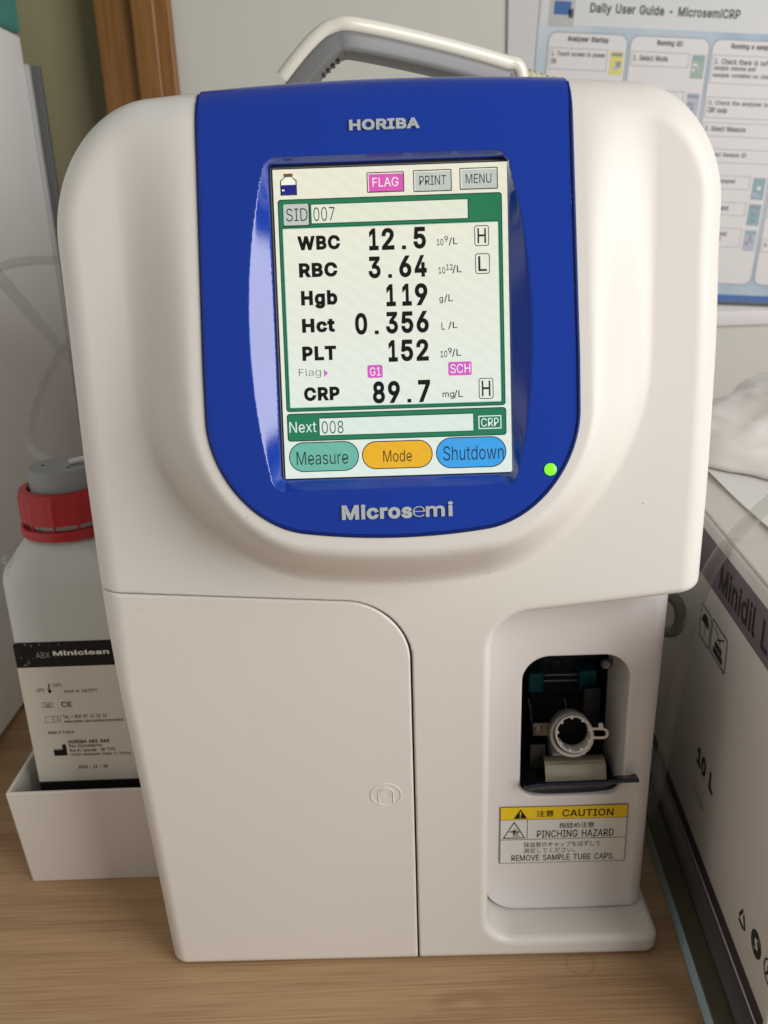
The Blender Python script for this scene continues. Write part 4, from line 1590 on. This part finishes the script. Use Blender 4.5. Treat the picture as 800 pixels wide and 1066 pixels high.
heads = ['Analyser Startup', 'Running QC', 'Running a sample', 'Results', 'Shutdown']
steps = [['1. Touch screen to power|ON', '2. Wait for startup', '3. Check reagents', '4. Close the door', '5. Check the date', '6. Check paper'],
         ['1. Select Mode', '4. Select QC', '5. Select lot', '6. Mix the control', '7. Insert the tube', '8. Check result'],
         ['1. Check there is sufficient|sample volume and|sample contains no clots', '2. Check the analyser is in|CRP mode', '3. Select Measure', '4. Select Sample ID', '5. When prompted', '6. Enter ID and',
          '7. Mix until end|*remove cap now', '8. Open and|insert sample|door to close'],
         ['1. Read the result', '2. Print', '3. File the report', '4. Sign', '5. Check flags', '6. Repeat'],
         ['1. Press shutdown', '2. Wait', '3. Switch off', '4. Clean the bay', '5. Close', '6. Cover']]
pics = [[PY, PBL, PTE], [PGN, PLI, PTE], [None, None, None, None, PTE, PTE, PLI, PG], [PTE, PLI], [PGN, PLI]]
for i, (p, cu0) in enumerate(cards):
    mats = [PG, PW, PK, PRD, PY, PBL, PTE, PGN, POR, PLI, mat('print_mid', (.33, .34, .35), rough=.45)]
    mi_of = {m.name: k for k, m in enumerate(mats)}
    hw_ = len(heads[i]) * 2.0
    p.text(heads[i], (cu0 + cw / 2 - hw_ * .66, c1[1] - 9.6, cu0 + cw / 2 + hw_ * .66, c1[1] - 3.4), .03, 5, 2)
    v = c1[1] - 14.5
    n = len(steps[i])
    rows_v = [PV.uv(752, y)[1] for y in (57, 101, 127.5, 155, 182.5, 210, 237, 263.5)] if i == 2 else None
    for k, t in enumerate(steps[i]):
        ls = t.split('|')
        if rows_v:
            v = rows_v[k]
        bh = 7 + 6.5 * len(ls)
        bw = cw * (.76 if pics[i][k % len(pics[i])] is not None else .97)
        p.frame((cu0 + 2.5, v - bh, cu0 + bw, v), .5, 0, 4, 0)
        for q, s in enumerate(ls):
            red = s.startswith('*')
            s = s.lstrip('*')
            wd = min(len(s) * 2.55, bw - 7)
            p.text(s, (cu0 + 5, v - 4 - 6.5 * (q + 1) + 2.0, cu0 + 5 + wd, v - 4 - 6.5 * q + .8), .016, 5, 3 if red else 2)
        pm = pics[i][k % len(pics[i])]
        if pm is not None:
            Rp = (cu0 + cw * .80, v - 23, cu0 + cw - 3, v - 1)
            p.rr(Rp, 0, 4, mi_of[pm.name])
            rp = random.Random(i * 10 + k)
            W_, H_ = Rp[2] - Rp[0], Rp[3] - Rp[1]
            p.rr((Rp[0] + W_ * .08, Rp[3] - H_ * .22, Rp[2] - W_ * .08, Rp[3] - H_ * .07), .2, 5, rp.choice([1, 0, 6]))
            for _ in range(4):
                uu, vv = Rp[0] + W_ * rp.uniform(.08, .5), Rp[1] + H_ * rp.uniform(.08, .55)
                p.rr((uu, vv, uu + W_ * rp.uniform(.2, .42), vv + H_ * rp.uniform(.06, .2)), .2, 5 + .4 * _, rp.choice([1, 0, 9, 1, 10]))
        v -= bh + (22 if len(ls) < 3 else 18)
        if v < cb + 22:
            break
    p.done('step_column', mats, po)
p = PV.part()
bb = PV.uv(756, 306.5)[1]
bk = PV.uv(756, 313.5)[1]
p.rr((R[0] + 1, bk, R[2] - 1, bb), 0, 2, 0)
p.rr((R[0] + 1, R[1] + .5, R[2] - 1, bk - .2), 0, 2, 1)
p.done('border_stripe', [PBL, PK], po)

# ribbed cable behind the handle
mb = MB()
cpts = catmull([at(505, 96, 200), at(531, 73, 200), at(545, 77, 205), at(566, 84, 215), at(585, 96, 230), (115, 270, 40), (120, 300, -20), (118, 320, -120)], 30)
mb.tube(cpts, [3.2 + .9 * math.sin(i * .75) for i in range(len(cpts))], n=12)
o = mb.build('ribbed_cable', mat('cable_cream', (.55, .52, .36), rough=.5), None)
tag(o, 'cream ribbed cable just behind the right end of the carrying handle', 'cable')

# ------------------------------------------------------------------ left: cabinet, bottle, tray, tubes
cabm = mat('cabinet_white', (.84, .84, .84), rough=.42, vary=.04, vscale=5, bump=.06)
cb_ = empty('laboratory_cabinet', (-450, 200, -412), 'tall white machine casing with teal top at the left edge', 'machine')
mb = MB()
mb.box((-600, -150, -408), (-331, 540, 171), r=3)
mb.build('casing', cabm, cb_)
mb = MB()
mb.box((-602, -152, 172), (-329.5, 542, 330), r=5)
mb.build('top_cover', mat('cabinet_teal', (.07, .27, .24), rough=.4), cb_)
mb = MB()
mb.box((-420, 541, -408), (-329, 549, 147), r=.8)
mb.build('back_panel', mat('panel_pale', (.5, .5, .5), rough=.4), cb_)
mb = MB()
mb.box((-420, 549.3, -408), (-321, 556, 146.5), r=.8)
mb.build('back_strip', mat('panel_grey', (.11, .115, .115), rough=.45), cb_)

# tray: thin-walled open box
TRAYM = mat('tray_white', (.70, .66, .60), rough=.55, bump=.2, bscale=1500, vary=.05, vscale=18)


def tray(name, x0, x1, y0, y1, z0, z1, t, m, label, cat):
    mb = MB()
    o_ = [(x0 + 5, y0 + 2), (x1 - 5, y0 + 2), (x1 - 5, y1 - 4), (x0 + 5, y1 - 4)]
    ot = [(x0, y0), (x1, y0), (x1, y1), (x0, y1)]
    it = [(x0 + t, y0 + t), (x1 - t, y0 + t), (x1 - t, y1 - t), (x0 + t, y1 - t)]
    ib = [(x0 + 5 + t, y0 + 2 + t), (x1 - 5 - t, y0 + 2 + t), (x1 - 5 - t, y1 - 4 - t), (x0 + 5 + t, y1 - 4 - t)]
    V = [(x, y, z0) for x, y in o_] + [(x, y, z1) for x, y in ot] + [(x, y, z1) for x, y in it] + [(x, y, z0 + t) for x, y in ib]
    F = [(3, 2, 1, 0)]
    for k in range(4):
        n_ = (k + 1) % 4
        F += [(k, n_, 4 + n_, 4 + k), (4 + k, 4 + n_, 8 + n_, 8 + k), (8 + k, 8 + n_, 12 + n_, 12 + k)]
    F.append((12, 13, 14, 15))
    mb.add(V, F)
    o = mb.build(name, m, None, smooth=False)
    bv = o.modifiers.new('b', 'BEVEL')
    bv.width = .0009
    bv.segments = 2
    tag(o, label, cat)
    return o


tray('bottle_tray', -247, -150, 72, 182, -412, -340, 2.2, TRAYM, 'open white plastic tray holding the reagent bottle, left of the analyser', 'tray')

bo = empty('reagent_bottle', (-190, 123, -409), 'square translucent reagent bottle with red cap and printed label, standing in the white tray', 'bottle')
HDPE = mat('milky_plastic', (.60, .63, .60), rough=.34, spec=.45, sss=.25, trans=.1, vary=.06, vscale=12)
# body of rounded-square sections
def sq_ring(cx, cy, hx, hy, z, r, n=8):
    out = []
    r = min(r, hx - .01, hy - .01)
    for sx, sy, a0 in ((1, -1, -90), (1, 1, 0), (-1, 1, 90), (-1, -1, 180)):
        for k in range(n + 1):
            a = math.radians(a0 + 90 * k / n)
            out.append((cx + sx * (hx - r) + r * math.cos(a), cy + sy * (hy - r) + r * math.sin(a), z))
    return out


bcx, bcy, bhx, bhy = -190., 124., 43., 38.
secs = [(-409, .90, 10), (-407, .96, 10), (-404, 1., 11), (-300, 1., 11), (-203, 1., 11), (-199, .99, 12), (-195, .955, 13)]
V = []
for z, k, r in secs:
    V += sq_ring(bcx, bcy, bhx * k, bhy * k, z, r)
for z, t in ((-190, .28), (-184.5, .60), (-180.5, .86), (-178.5, 1.0), (-176, 1.0), (-156, 1.0)):
    hx, hy = bhx * .955 + (24.5 - bhx * .955) * t, bhy * .955 + (24.5 - bhy * .955) * t
    cx_, cy_ = bcx + (-6.) * t, bcy - 3. * t
    V += sq_ring(cx_, cy_, hx, hy, z, 13 + (24.5 - 13) * t)
n = 36
ns_ = len(V) // n
Fc = [(i * n + k, i * n + (k + 1) % n, (i + 1) * n + (k + 1) % n, (i + 1) * n + k) for i in range(ns_ - 1) for k in range(n)]
Fc += [tuple(range(n - 1, -1, -1)), tuple((ns_ - 1) * n + k for k in range(n))]
mk('bottle_body', V, Fc, HDPE, bo, sharp=60)
cc = (-196., 121., 0)
mb = MB()
zc = -183
n = 120
prof = [(28.0, -169), (27.6, -153), (26.6, -151), (22.6, -150.4), (21.8, -151.2), (21.8, -158)]
V, Fc = [], []
for (r, z) in prof:
    for k in range(n):
        th = 2 * math.pi * k / n
        rr_ = r + ((.55 if (k % 10) < 2 else 0) if z < -152.5 and r > 25 else 0)
        V.append((cc[0] + rr_ * math.cos(th), cc[1] + rr_ * math.sin(th), z))
for i in range(len(prof) - 1):
    for k in range(n):
        Fc.append((i * n + k, i * n + (k + 1) % n, (i + 1) * n + (k + 1) % n, (i + 1) * n + k))
mb.add(V, Fc)
mb.lathe(cc, [(23, -170), (28, -169.4), (28, -169), (20, -169)], n=60)
cap = mb.build('screw_cap', RED, bo, sharp=30)
mb = MB()
mb.lathe(cc, [(24.8, -178.6), (29.0, -178.6), (29.3, -176.5), (28.8, -173), (25, -172.8)], n=64)
for k in range(12):
    th = 2 * math.pi * k / 12
    mb.tube([(cc[0] + 27.3 * math.cos(th), cc[1] + 27.3 * math.sin(th), z) for z in (-174, -168.5)], .8, n=6)
mb.build('tamper_ring', RED, cap)
mb = MB()
mb.lathe((cc[0], cc[1], 0), [(20.3, -162), (20.0, -139.5), (19.2, -138.4), (.01, -138.2)], n=64, closed=False)
for k in range(3):
    th = 1.2 + k * 2.1
    mb.lathe((cc[0] + 11 * math.cos(th), cc[1] + 11 * math.sin(th), -138.2), [(1.1, 0), (1.1, .25)], n=12, mi=1, closed=False)
st_ = mb.build('stopper', [GREYCAP, BLACK], bo, sharp=40)
mb = MB()
mb.tube([(cc[0] + 6, cc[1] - 3, -136.5), (cc[0] + 14, cc[1] - 1, -135.2), (cc[0] + 30, cc[1] + 3, -131)], 1.8, n=12)
mb.build('outlet_nozzle', mat('nozzle_white', (.6, .6, .58), rough=.4), st_)
# foam bubbles clinging inside, seen as small rings
mb = MB()
rb = random.Random(7)
for k in range(60):
    px_ = rb.choice([rb.uniform(2, 26), rb.uniform(55, 98), rb.uniform(60, 98)])
    py_ = 588 + rb.gauss(0, 5) + abs(px_ - 50) * .03
    q = at(px_, py_, bcy - bhy)
    if q[0] > -150 or q[0] < -226:
        continue
    yy = bcy - bhy - .05 + (max(0, q[2] + 199) * .8)
    q = at(px_, py_, yy)
    r_ = rb.uniform(.5, 1.35)
    mb.tube([(q[0] + r_ * math.cos(a), yy, q[2] + r_ * math.sin(a)) for a in np.linspace(0, 2 * math.pi, 14, endpoint=False)], .16, n=6, closed=True)
o = mb.build('foam_bubbles', mat('bubble_pale', (.55, .58, .55), rough=.25), bo)
o['kind'] = 'stuff'

BL = Canvas((-190, bcy - bhy, -300), (1, 0, 0), (0, -1, 0), step=.08)


def N_(X, Y): return (X / 5.333, 650 + Y / 5.333)


LBL = mat('bottle_label_white', (.64, .61, .54), rough=.5, vary=.06, vscale=40)
LWT = mat('label_print_white', (.74, .72, .66), rough=.5)
LGY = mat('label_print_grey', (.30, .29, .27), rough=.5)
p = BL.part()
u0, v1 = BL.uv(*N_(68, 104))
u1 = u0 + 66
vb = BL.uv(*N_(90, 243))[1]
ve = BL.uv(*N_(245, 873))[1]
p.rr((u0, ve - 14, u1, v1), 2.5, 1, 0)
p.rr((u0, ve, u1, vb), 0, 2, 1)
lab = p.done('bottle_label', [INK, LBL], bo)
p = BL.part()
p.text('ABX', BL.rect(N_(197, 156), N_(280, 185)), -.008, 3, 1)
p.text('Miniclean', BL.rect(N_(292, 147), N_(608, 163)), .03, 3, 0)
rb = random.Random(3)
for k in range(22):
    a = BL.uv(*N_(rb.choice([rb.uniform(85, 175), rb.uniform(140, 165), rb.uniform(100, 420)]), rb.choice([rb.uniform(108, 120), rb.uniform(110, 235)])))
    s_ = rb.uniform(.15, .5)
    p.poly([(a[0] - s_, a[1]), (a[0], a[1] - s_ * rb.uniform(.6, 2)), (a[0] + s_ * .7, a[1] + .1), (a[0], a[1] + s_ * rb.uniform(.4, 2))], 3, 2)
p.done('label_title', [LWT, mat('label_print_mid', (.38, .37, .34), rough=.5), LGY], lab)
p = BL.part()
for t, a, b, bo_ in (('18°C', (203, 357), (248, 368), .0), ('25°C', (295, 328), (342, 338), .0), ('Store at 18/25°C', (355, 362), (543, 366), .0),
                     ('CE', (338, 429), (403, 458), .004), ('Tel. + 800 87 14 15 16', (348, 503), (592, 499), .0),
                     ('www.horiba-abx.com/documentation', (356, 530), (683, 519), .0), ('Made in France', (267, 591), (411, 600), .0),
                     ('HORIBA ABX SAS', (378, 643), (607, 642), .02), ('Parc Euromédecine', (384, 665), (565, 668), .0),
                     ('Rue du Caducée - BP 7290', (388, 690), (640, 687), .0), ('34184 Montpellier Cedex 4 / France', (394, 715), (725, 703), .0),
                     ('2015 - 11 - 28', (435, 782), (598, 779), .014), ('IVD', (248, 441), (284, 453), .0)):
    R = BL.rect(N_(*a), N_(*b))
    hgt = {'CE': 4.0}.get(t, 2.5)
    R = (R[0], R[3] - hgt, R[2], R[3])
    p.text(t, R, bo_ + .012, 3, 0)
p.frame(BL.rect(N_(232, 434), N_(298, 461)), .25, 0, 3, 0)
p.frame(BL.rect(N_(250, 512), N_(296, 546)), .25, 0, 3, 0)
p.frame(BL.rect(N_(296, 508), N_(340, 542)), .25, 0, 3, 0)
a = BL.uv(*N_(322, 526))
p.line((a[0], a[1] - 1.6), (a[0], a[1] + .8), .5, 3, 0)
p.disc(a[0], a[1] + 1.6, .35, 3, 0)
f_ = BL.rect(N_(293, 668), N_(377, 727))
w_, h_ = f_[2] - f_[0], f_[3] - f_[1]
p.poly([(f_[0], f_[1]), (f_[2], f_[1]), (f_[2], f_[3]), (f_[0] + w_ * .72, f_[3]), (f_[0] + w_ * .66, f_[1] + h_ * .4)], 3, 0)
for k in range(3):
    x = f_[0] + w_ * (.22 * k)
    p.poly([(x, f_[1]), (x + w_ * .24, f_[1]), (x + w_ * .24, f_[1] + h_ * .45), (x + w_ * .10, f_[1] + h_ * .66), (x, f_[1] + h_ * .45)], 4, 0)
t_ = BL.uv(*N_(277, 372))
p.disc(t_[0], t_[1], 1.1, 3, 0)
p.line((t_[0], t_[1]), (t_[0], t_[1] + 5.5), .8, 3, 0)
p.line((t_[0] - 1.8, t_[1] + 1.5), (t_[0] - .4, t_[1] + 1.5), .3, 3, 0)
p.line((t_[0] + .4, t_[1] + 4.2), (t_[0] + 1.8, t_[1] + 4.2), .3, 3, 0)
p.done('label_print', INK, lab)

CLEAR = bpy.data.materials.new('clear_tubing')
CLEAR.use_nodes = True
nt = CLEAR.node_tree
for nn in list(nt.nodes):
    nt.nodes.remove(nn)
out = nt.nodes.new('ShaderNodeOutputMaterial')
mixs = nt.nodes.new('ShaderNodeMixShader')
tr = nt.nodes.new('ShaderNodeBsdfTransparent')
tr.inputs['Color'].default_value = (.90, .90, .88, 1)
gl = nt.nodes.new('ShaderNodeBsdfPrincipled')
gl.inputs['Base Color'].default_value = (.62, .62, .60, 1)
gl.inputs['Roughness'].default_value = .08
gl.inputs['Specular IOR Level'].default_value = 1.0
lw = nt.nodes.new('ShaderNodeLayerWeight')
lw.inputs['Blend'].default_value = .3
mr = nt.nodes.new('ShaderNodeMapRange')
mr.inputs['To Min'].default_value = .07
mr.inputs['To Max'].default_value = .5
nt.links.new(lw.outputs['Facing'], mr.inputs['Value'])
nt.links.new(mr.outputs['Result'], mixs.inputs[0])
nt.links.new(tr.outputs[0], mixs.inputs[1])
nt.links.new(gl.outputs[0], mixs.inputs[2])
nt.links.new(mixs.outputs[0], out.inputs[0])


def hose(name, pts, r, m, label, cat):
    mb = MB()
    mb.tube(catmull([at(*q) for q in pts], 14), r, n=18)
    o = mb.build(name, m, None)
    return tag(o, label, cat)


hose('clear_tube', [(-40, 300, 230), (0, 278, 235), (30, 271.5, 240), (62, 271, 246), (95, 275, 250)], 3.0, CLEAR, 'thin clear tube running level across the grey casing at the left', 'tube')
hose('clear_tube', [(-40, 245, 225), (0, 289, 225), (35, 330, 225), (68, 367, 226), (105, 398, 226)], 4.2, CLEAR, 'thick clear tube slanting down to the right behind the analyser, left side', 'tube')
hose('clear_tube', [(62, 486, 128), (36, 470, 150), (32, 452, 165), (38, 420, 175), (52, 385, 185), (76, 345, 195)], 3.2, CLEAR, 'clear tube curving upwards from the grey stopper of the bottle', 'tube')

# ------------------------------------------------------------------ right: glass sheet, dark tray, carton, bag, tubes
GLS = mat('glass_edge', (.45, .74, .88), rough=.12, spec=.5, trans=.25, ior=1.5, coat=.5)
mb = MB()


def quad_prism(pts, z0, z1, mi=0):
    V = [(x, y, z) for z in (z0, z1) for x, y in pts]
    return V, [(3, 2, 1, 0), (4, 5, 6, 7), (0, 1, 5, 4), (1, 2, 6, 5), (2, 3, 7, 6), (3, 0, 4, 7)]


V, Fc = quad_prism([(155.5, -110), (520, -140), (550, 330), (191, 330)], -411.8, -402.2)
V = [(x + (1.8 if z > -405 and x < 300 else 0), y, z) for x, y, z in V]
mb.add(V, Fc)
mb.m = [0, 1, 0, 0, 0, 0]
o = mb.build('glass_sheet', [GLS, mat('glass_face', (.075, .07, .042), rough=.2, spec=.5)], None, smooth=False)
bv = o.modifiers.new('b', 'BEVEL')
bv.width = .0006
tag(o, 'thick glass sheet with pale blue edge lying under the dark tray', 'glass sheet')
DKT = mat('dark_grey_plastic', (.085, .08, .08), rough=.5, bump=.15, vary=.2, vscale=30)
mb = MB()
pts = [(168, -108), (205.5, 330)]
V = []
prof = [(1, -402), (-.3, -401), (-.2, -399.6), (1.6, -397.6), (5, -396.2), (10, -395.6), (300, -395.6), (300, -402)]
for (x0, y0) in pts:
    V += [(x0 + a, y0, z) for a, z in prof]
n = len(prof)
mb.add(V, [(k, (k + 1) % n, n + (k + 1) % n, n + k) for k in range(n)] + [tuple(range(n - 1, -1, -1)), tuple(range(n, 2 * n))])
o = mb.build('dark_tray', DKT, None, sharp=60)
tag(o, 'dark grey rounded-edge tray between the glass sheet and the carton', 'tray')

def _rot(mb):                   # the carton stands a little turned
    c_, s_ = math.cos(math.radians(-5.2)), math.sin(math.radians(-5.2))
    mb.v = [(195 + (x - 195) * c_ - (y - 120) * s_, 120 + (x - 195) * s_ + (y - 120) * c_, z) for x, y, z in mb.v]


cx_ = empty('cardboard_box', (195, 120, -395.4), 'white carton with purple printed bands standing on the dark tray, right of the analyser', 'box')
CARD = mat('carton_white', (.66, .645, .63), rough=.6, bump=.12, bscale=700, vary=.08, vscale=14)
mb = MB()
mb.box((195, -75, -395.2), (480, 325, -178), r=1.6)
_rot(mb)
mb.build('carton_body', CARD, cx_)
mb = MB()
mb.box((196, -73, -177.5), (330, 322, -175.6), r=.6)
_rot(mb)
mb.build('carton_flap', mat('carton_flap', (.62, .60, .55), rough=.6, vary=.08, vscale=20), cx_)
BA = math.radians(5.2)
KX = Canvas((195, 120, -280), (-math.sin(BA), -math.cos(BA), 0), (-math.cos(BA), math.sin(BA), 0), step=.15)
PUR = mat('carton_purple', (.17, .135, .165), rough=.55, vary=.1, vscale=30)
DPUR = mat('carton_dark_purple', (.055, .042, .048), rough=.55)


def yz(y, z): return (-(y - 120), z + 280)


p = KX.part()
a, b = yz(322, -186.0), yz(-73, -214)
p.rr((a[0], b[1], b[0], a[1]), 0, 1, 0)
a, b = yz(322, -380.5), yz(-73, -391)
p.rr((a[0], b[1], b[0], a[1]), 0, 1, 1)
p.done('printed_band', [PUR, DPUR], cx_)
p = KX.part()
a0 = KX.uv(751, 596)
a1 = KX.uv(800, 676)
hgt = 16.
V, _ = text_geo('Minidil L', .02)
V2, _ = text_geo('Minidil LMG', .02)
wd = (a1[0] - a0[0]) * V2[:, 0].max() / V[:, 0].max()
p.text('Minidil LMG', (a0[0], (-208.5 + 280), a0[0] + wd, (-192.0 + 280)), .02, 2, 0)
p.done('product_lettering', mat('carton_ink', (.02, .017, .02), rough=.55), cx_)
p = KX.part()
for (a, b) in (((731.6, 626), (738.3, 677)), ((743.0, 643), (754.6, 703))):
    Rr = KX.rect(a, b)
    p.frame(Rr, .9, 2.0, 2, 0)
    w_, h_ = Rr[2] - Rr[0], Rr[3] - Rr[1]
    mxu = (Rr[0] + Rr[2]) / 2
    if a[0] < 740:
        p.poly([(mxu + w_ * .33 * math.cos(t), Rr[1] + h_ * .52 + w_ * .30 * math.sin(t)) for t in np.linspace(0, math.pi, 14)], 2, 0)
        p.line((mxu, Rr[1] + h_ * .2), (mxu, Rr[1] + h_ * .55), .8, 2, 0)
        for k in range(6):
            p.disc(Rr[0] + w_ * (.2 + .12 * k), Rr[1] + h_ * (.80 + .05 * (k % 2)), .5, 2, 0, n=10)
    else:
        p.line((mxu - w_ * .3, Rr[1] + h_ * .86), (mxu + w_ * .1, Rr[1] + h_ * .6), .8, 2, 0)
        p.line((mxu + w_ * .3, Rr[1] + h_ * .86), (mxu - w_ * .1, Rr[1] + h_ * .6), .8, 2, 0)
        p.rr((mxu - w_ * .3, Rr[1] + h_ * .12, mxu + w_ * .3, Rr[1] + h_ * .3), 0, 2, 0)
        p.rr((mxu - w_ * .22, Rr[1] + h_ * .34, mxu + w_ * .22, Rr[1] + h_ * .5), 0, 2, 0)
p.done('handling_symbol', MATS['carton_ink'], cx_)
p = KX.part()
q_ = KX.uv(727.8, 776)
p.text('10 L', (q_[0], q_[1] - 12, q_[0] + 34, q_[1] + .5), .04, 2, 0)
p.done('volume_lettering', MATS['carton_ink'], cx_)
p = KX.part()
q_ = KX.uv(722.5, 814)
p.text('0901030', (q_[0], q_[1] - 4, q_[0] + 24, q_[1]), .0, 2, 0)
p.done('code_lettering', mat('carton_faint', (.22, .2, .19), rough=.6), cx_)
p = KX.part()
Rr = KX.rect((768, 945), (779, 971))
c_ = ((Rr[0] + Rr[2]) / 2, (Rr[1] + Rr[3]) / 2)
r_ = 6.5
for k in range(3):
    a0_ = math.radians(90 + 120 * k)
    a1_ = math.radians(90 + 120 * (k + 1))
    A = (c_[0] + r_ * math.cos(a0_), c_[1] + r_ * math.sin(a0_))
    B = (c_[0] + r_ * math.cos(a1_), c_[1] + r_ * math.sin(a1_))
    q0 = (A[0] * .92 + B[0] * .08, A[1] * .92 + B[1] * .08)
    q1 = (A[0] * .22 + B[0] * .78, A[1] * .22 + B[1] * .78)
    p.line(q0, q1, 1.9, 2, 0)
Rr = KX.rect((782, 969), (794, 998))
c2 = ((Rr[0] + Rr[2]) / 2, (Rr[1] + Rr[3]) / 2)
p.circ(c2[0], c2[1], 7, 1.2, 2, 0)
p.circ(c2[0] - .6, c2[1] + .8, 4.8, 2.6, 2, 0, a0=60, a1=260)
p.circ(c2[0] + .6, c2[1] - .8, 4.8, 2.6, 2, 0, a0=240, a1=440)
c3 = (c2[0] + 18, c2[1] + 1)
p.circ(c3[0], c3[1], 6.5, .9, 2, 0)
p.line((c3[0] - 3, c3[1] - 4), (c3[0] + 2, c3[1] + 4), 1.4, 2, 0)
p.line((c3[0] + 3, c3[1] - 3), (c3[0] - 2, c3[1] + 2), 1.2, 2, 0)
p.done('recycling_mark', MATS['carton_ink'], cx_)

# paper and plastic bag on top of the carton
mb = MB()
nx, ny = 24, 24
V = []
rb = random.Random(5)
ph = [(rb.uniform(0, 6.28), rb.uniform(.5, 2.2), rb.uniform(.5, 2.2)) for _ in range(8)]
for lay in (0, 1):
    for i in range(nx + 1):
        for j in range(ny + 1):
            x, y = i / nx, j / ny
            z = 1.2 + sum(math.sin(a + 6 * bx_ * x + 5 * by_ * y) for a, bx_, by_ in ph) * .22 + 3 * x * x
            V.append((214 + x * 180 + 10 * y, 40 + y * 180 - 12 * x, -175.0 + max(z, .2) + .3 * lay))
n = ny + 1
m_ = (nx + 1) * n
Fc = []
for i in range(nx):
    for j in range(ny):
        q = (i * n + j, (i + 1) * n + j, (i + 1) * n + j + 1, i * n + j + 1)
        Fc += [tuple(m_ + k for k in q), q[::-1]]
bnd = [i * n for i in range(nx + 1)] + [nx * n + j for j in range(1, ny + 1)] + [i * n + ny for i in range(nx - 1, -1, -1)] + [j for j in range(ny - 1, 0, -1)]
for k in range(len(bnd)):
    a, b = bnd[k], bnd[(k + 1) % len(bnd)]
    Fc.append((a, b, m_ + b, m_ + a))
mb.add(V, Fc)
o = mb.build('paper_sheet', mat('paper_white', (.70, .69, .67), rough=.6), None, sharp=60)
tag(o, 'loose white paper sheet lying flat on top of the carton', 'paper')

# crumpled bag
from mathutils import noise as mn
nu, nv = 90, 50
V = []
for i in range(nv + 1):
    ph_ = math.pi * .5 * i / nv
    for j in range(nu):
        th = 2 * math.pi * j / nu
        d = Vector((math.cos(ph_) * math.cos(th), math.cos(ph_) * math.sin(th), math.sin(ph_)))
        k = 1 + .16 * mn.noise(d * 1.7 + Vector((3, 1, 7))) + .035 * (1 - abs(mn.noise(d * 2.6))) ** 3 + .02 * (1 - abs(mn.noise(d * 6.5 + Vector((2, 9, 4))))) ** 4
        V.append((345 + 120 * k * d.x, 205 + 100 * k * d.y, -171.5 + 56 * k * max(d.z, 0) ** .8))
Fc = [(i * nu + j, i * nu + (j + 1) % nu, (i + 1) * nu + (j + 1) % nu, (i + 1) * nu + j) for i in range(nv) for j in range(nu)]
Fc.append(tuple(range(nu - 1, -1, -1)))
o = mk('plastic_bag', V, Fc, mat('bag_white', (.90, .89, .89), rough=.3, spec=.4, trans=.0, vary=.12, vscale=10, tint=(.84, .80, .75)), None)
tag(o, 'crumpled milky plastic bag lying on the carton behind the paper sheet', 'bag')

hose('clear_tube', [(845, 490, 40), (800, 525, 44), (768, 556, 48), (742, 590, 52), (722, 640, 56), (706, 700, 60), (695, 760, 66), (685, 815, 80), (668, 870, 110)], 4.0, CLEAR,
     'clear tube draped over the carton edge and hanging down beside the analyser', 'tube')
hose('grey_hose', [(672, 606, 118), (690, 614, 112), (706, 628, 108), (709, 645, 108), (702, 657, 110), (686, 656, 116), (670, 650, 124)], 3.8, mat('hose_grey', (.20, .19, .17), rough=.45), 'thick grey hose looping out from behind the analyser under its upper right corner', 'hose')

an.rotation_euler.z = math.radians(-.75)     # it stands a touch turned, right side nearer

# ------------------------------------------------------------------ light
w = bpy.data.worlds.new('World')
SC.world = w
w.use_nodes = True
bg = w.node_tree.nodes['Background']
bg.inputs['Color'].default_value = (1.0, .935, .855, 1)
bg.inputs['Strength'].default_value = .275
ld = bpy.data.lights.new('window_light', 'AREA')
ld.shape = 'RECTANGLE'
ld.size = .85
ld.size_y = .9
ld.energy = 19
ld.color = (1.0, .985, .97)
lo = bpy.data.objects.new('window_light', ld)
COL.objects.link(lo)
lo.location = (1.0, -.74, .66)
d = Vector((0, 0.02, .33)) - lo.location
lo.rotation_euler = d.to_track_quat('-Z', 'Y').to_euler()

SC.view_settings.view_transform = 'Standard'
SC.view_settings.look = 'None'
SC.view_settings.exposure = 0
SC.view_settings.gamma = 1
SC.cycles.max_bounces = 8
SC.cycles.transparent_max_bounces = 12
SC.cycles.caustics_reflective = False
SC.cycles.caustics_refractive = False
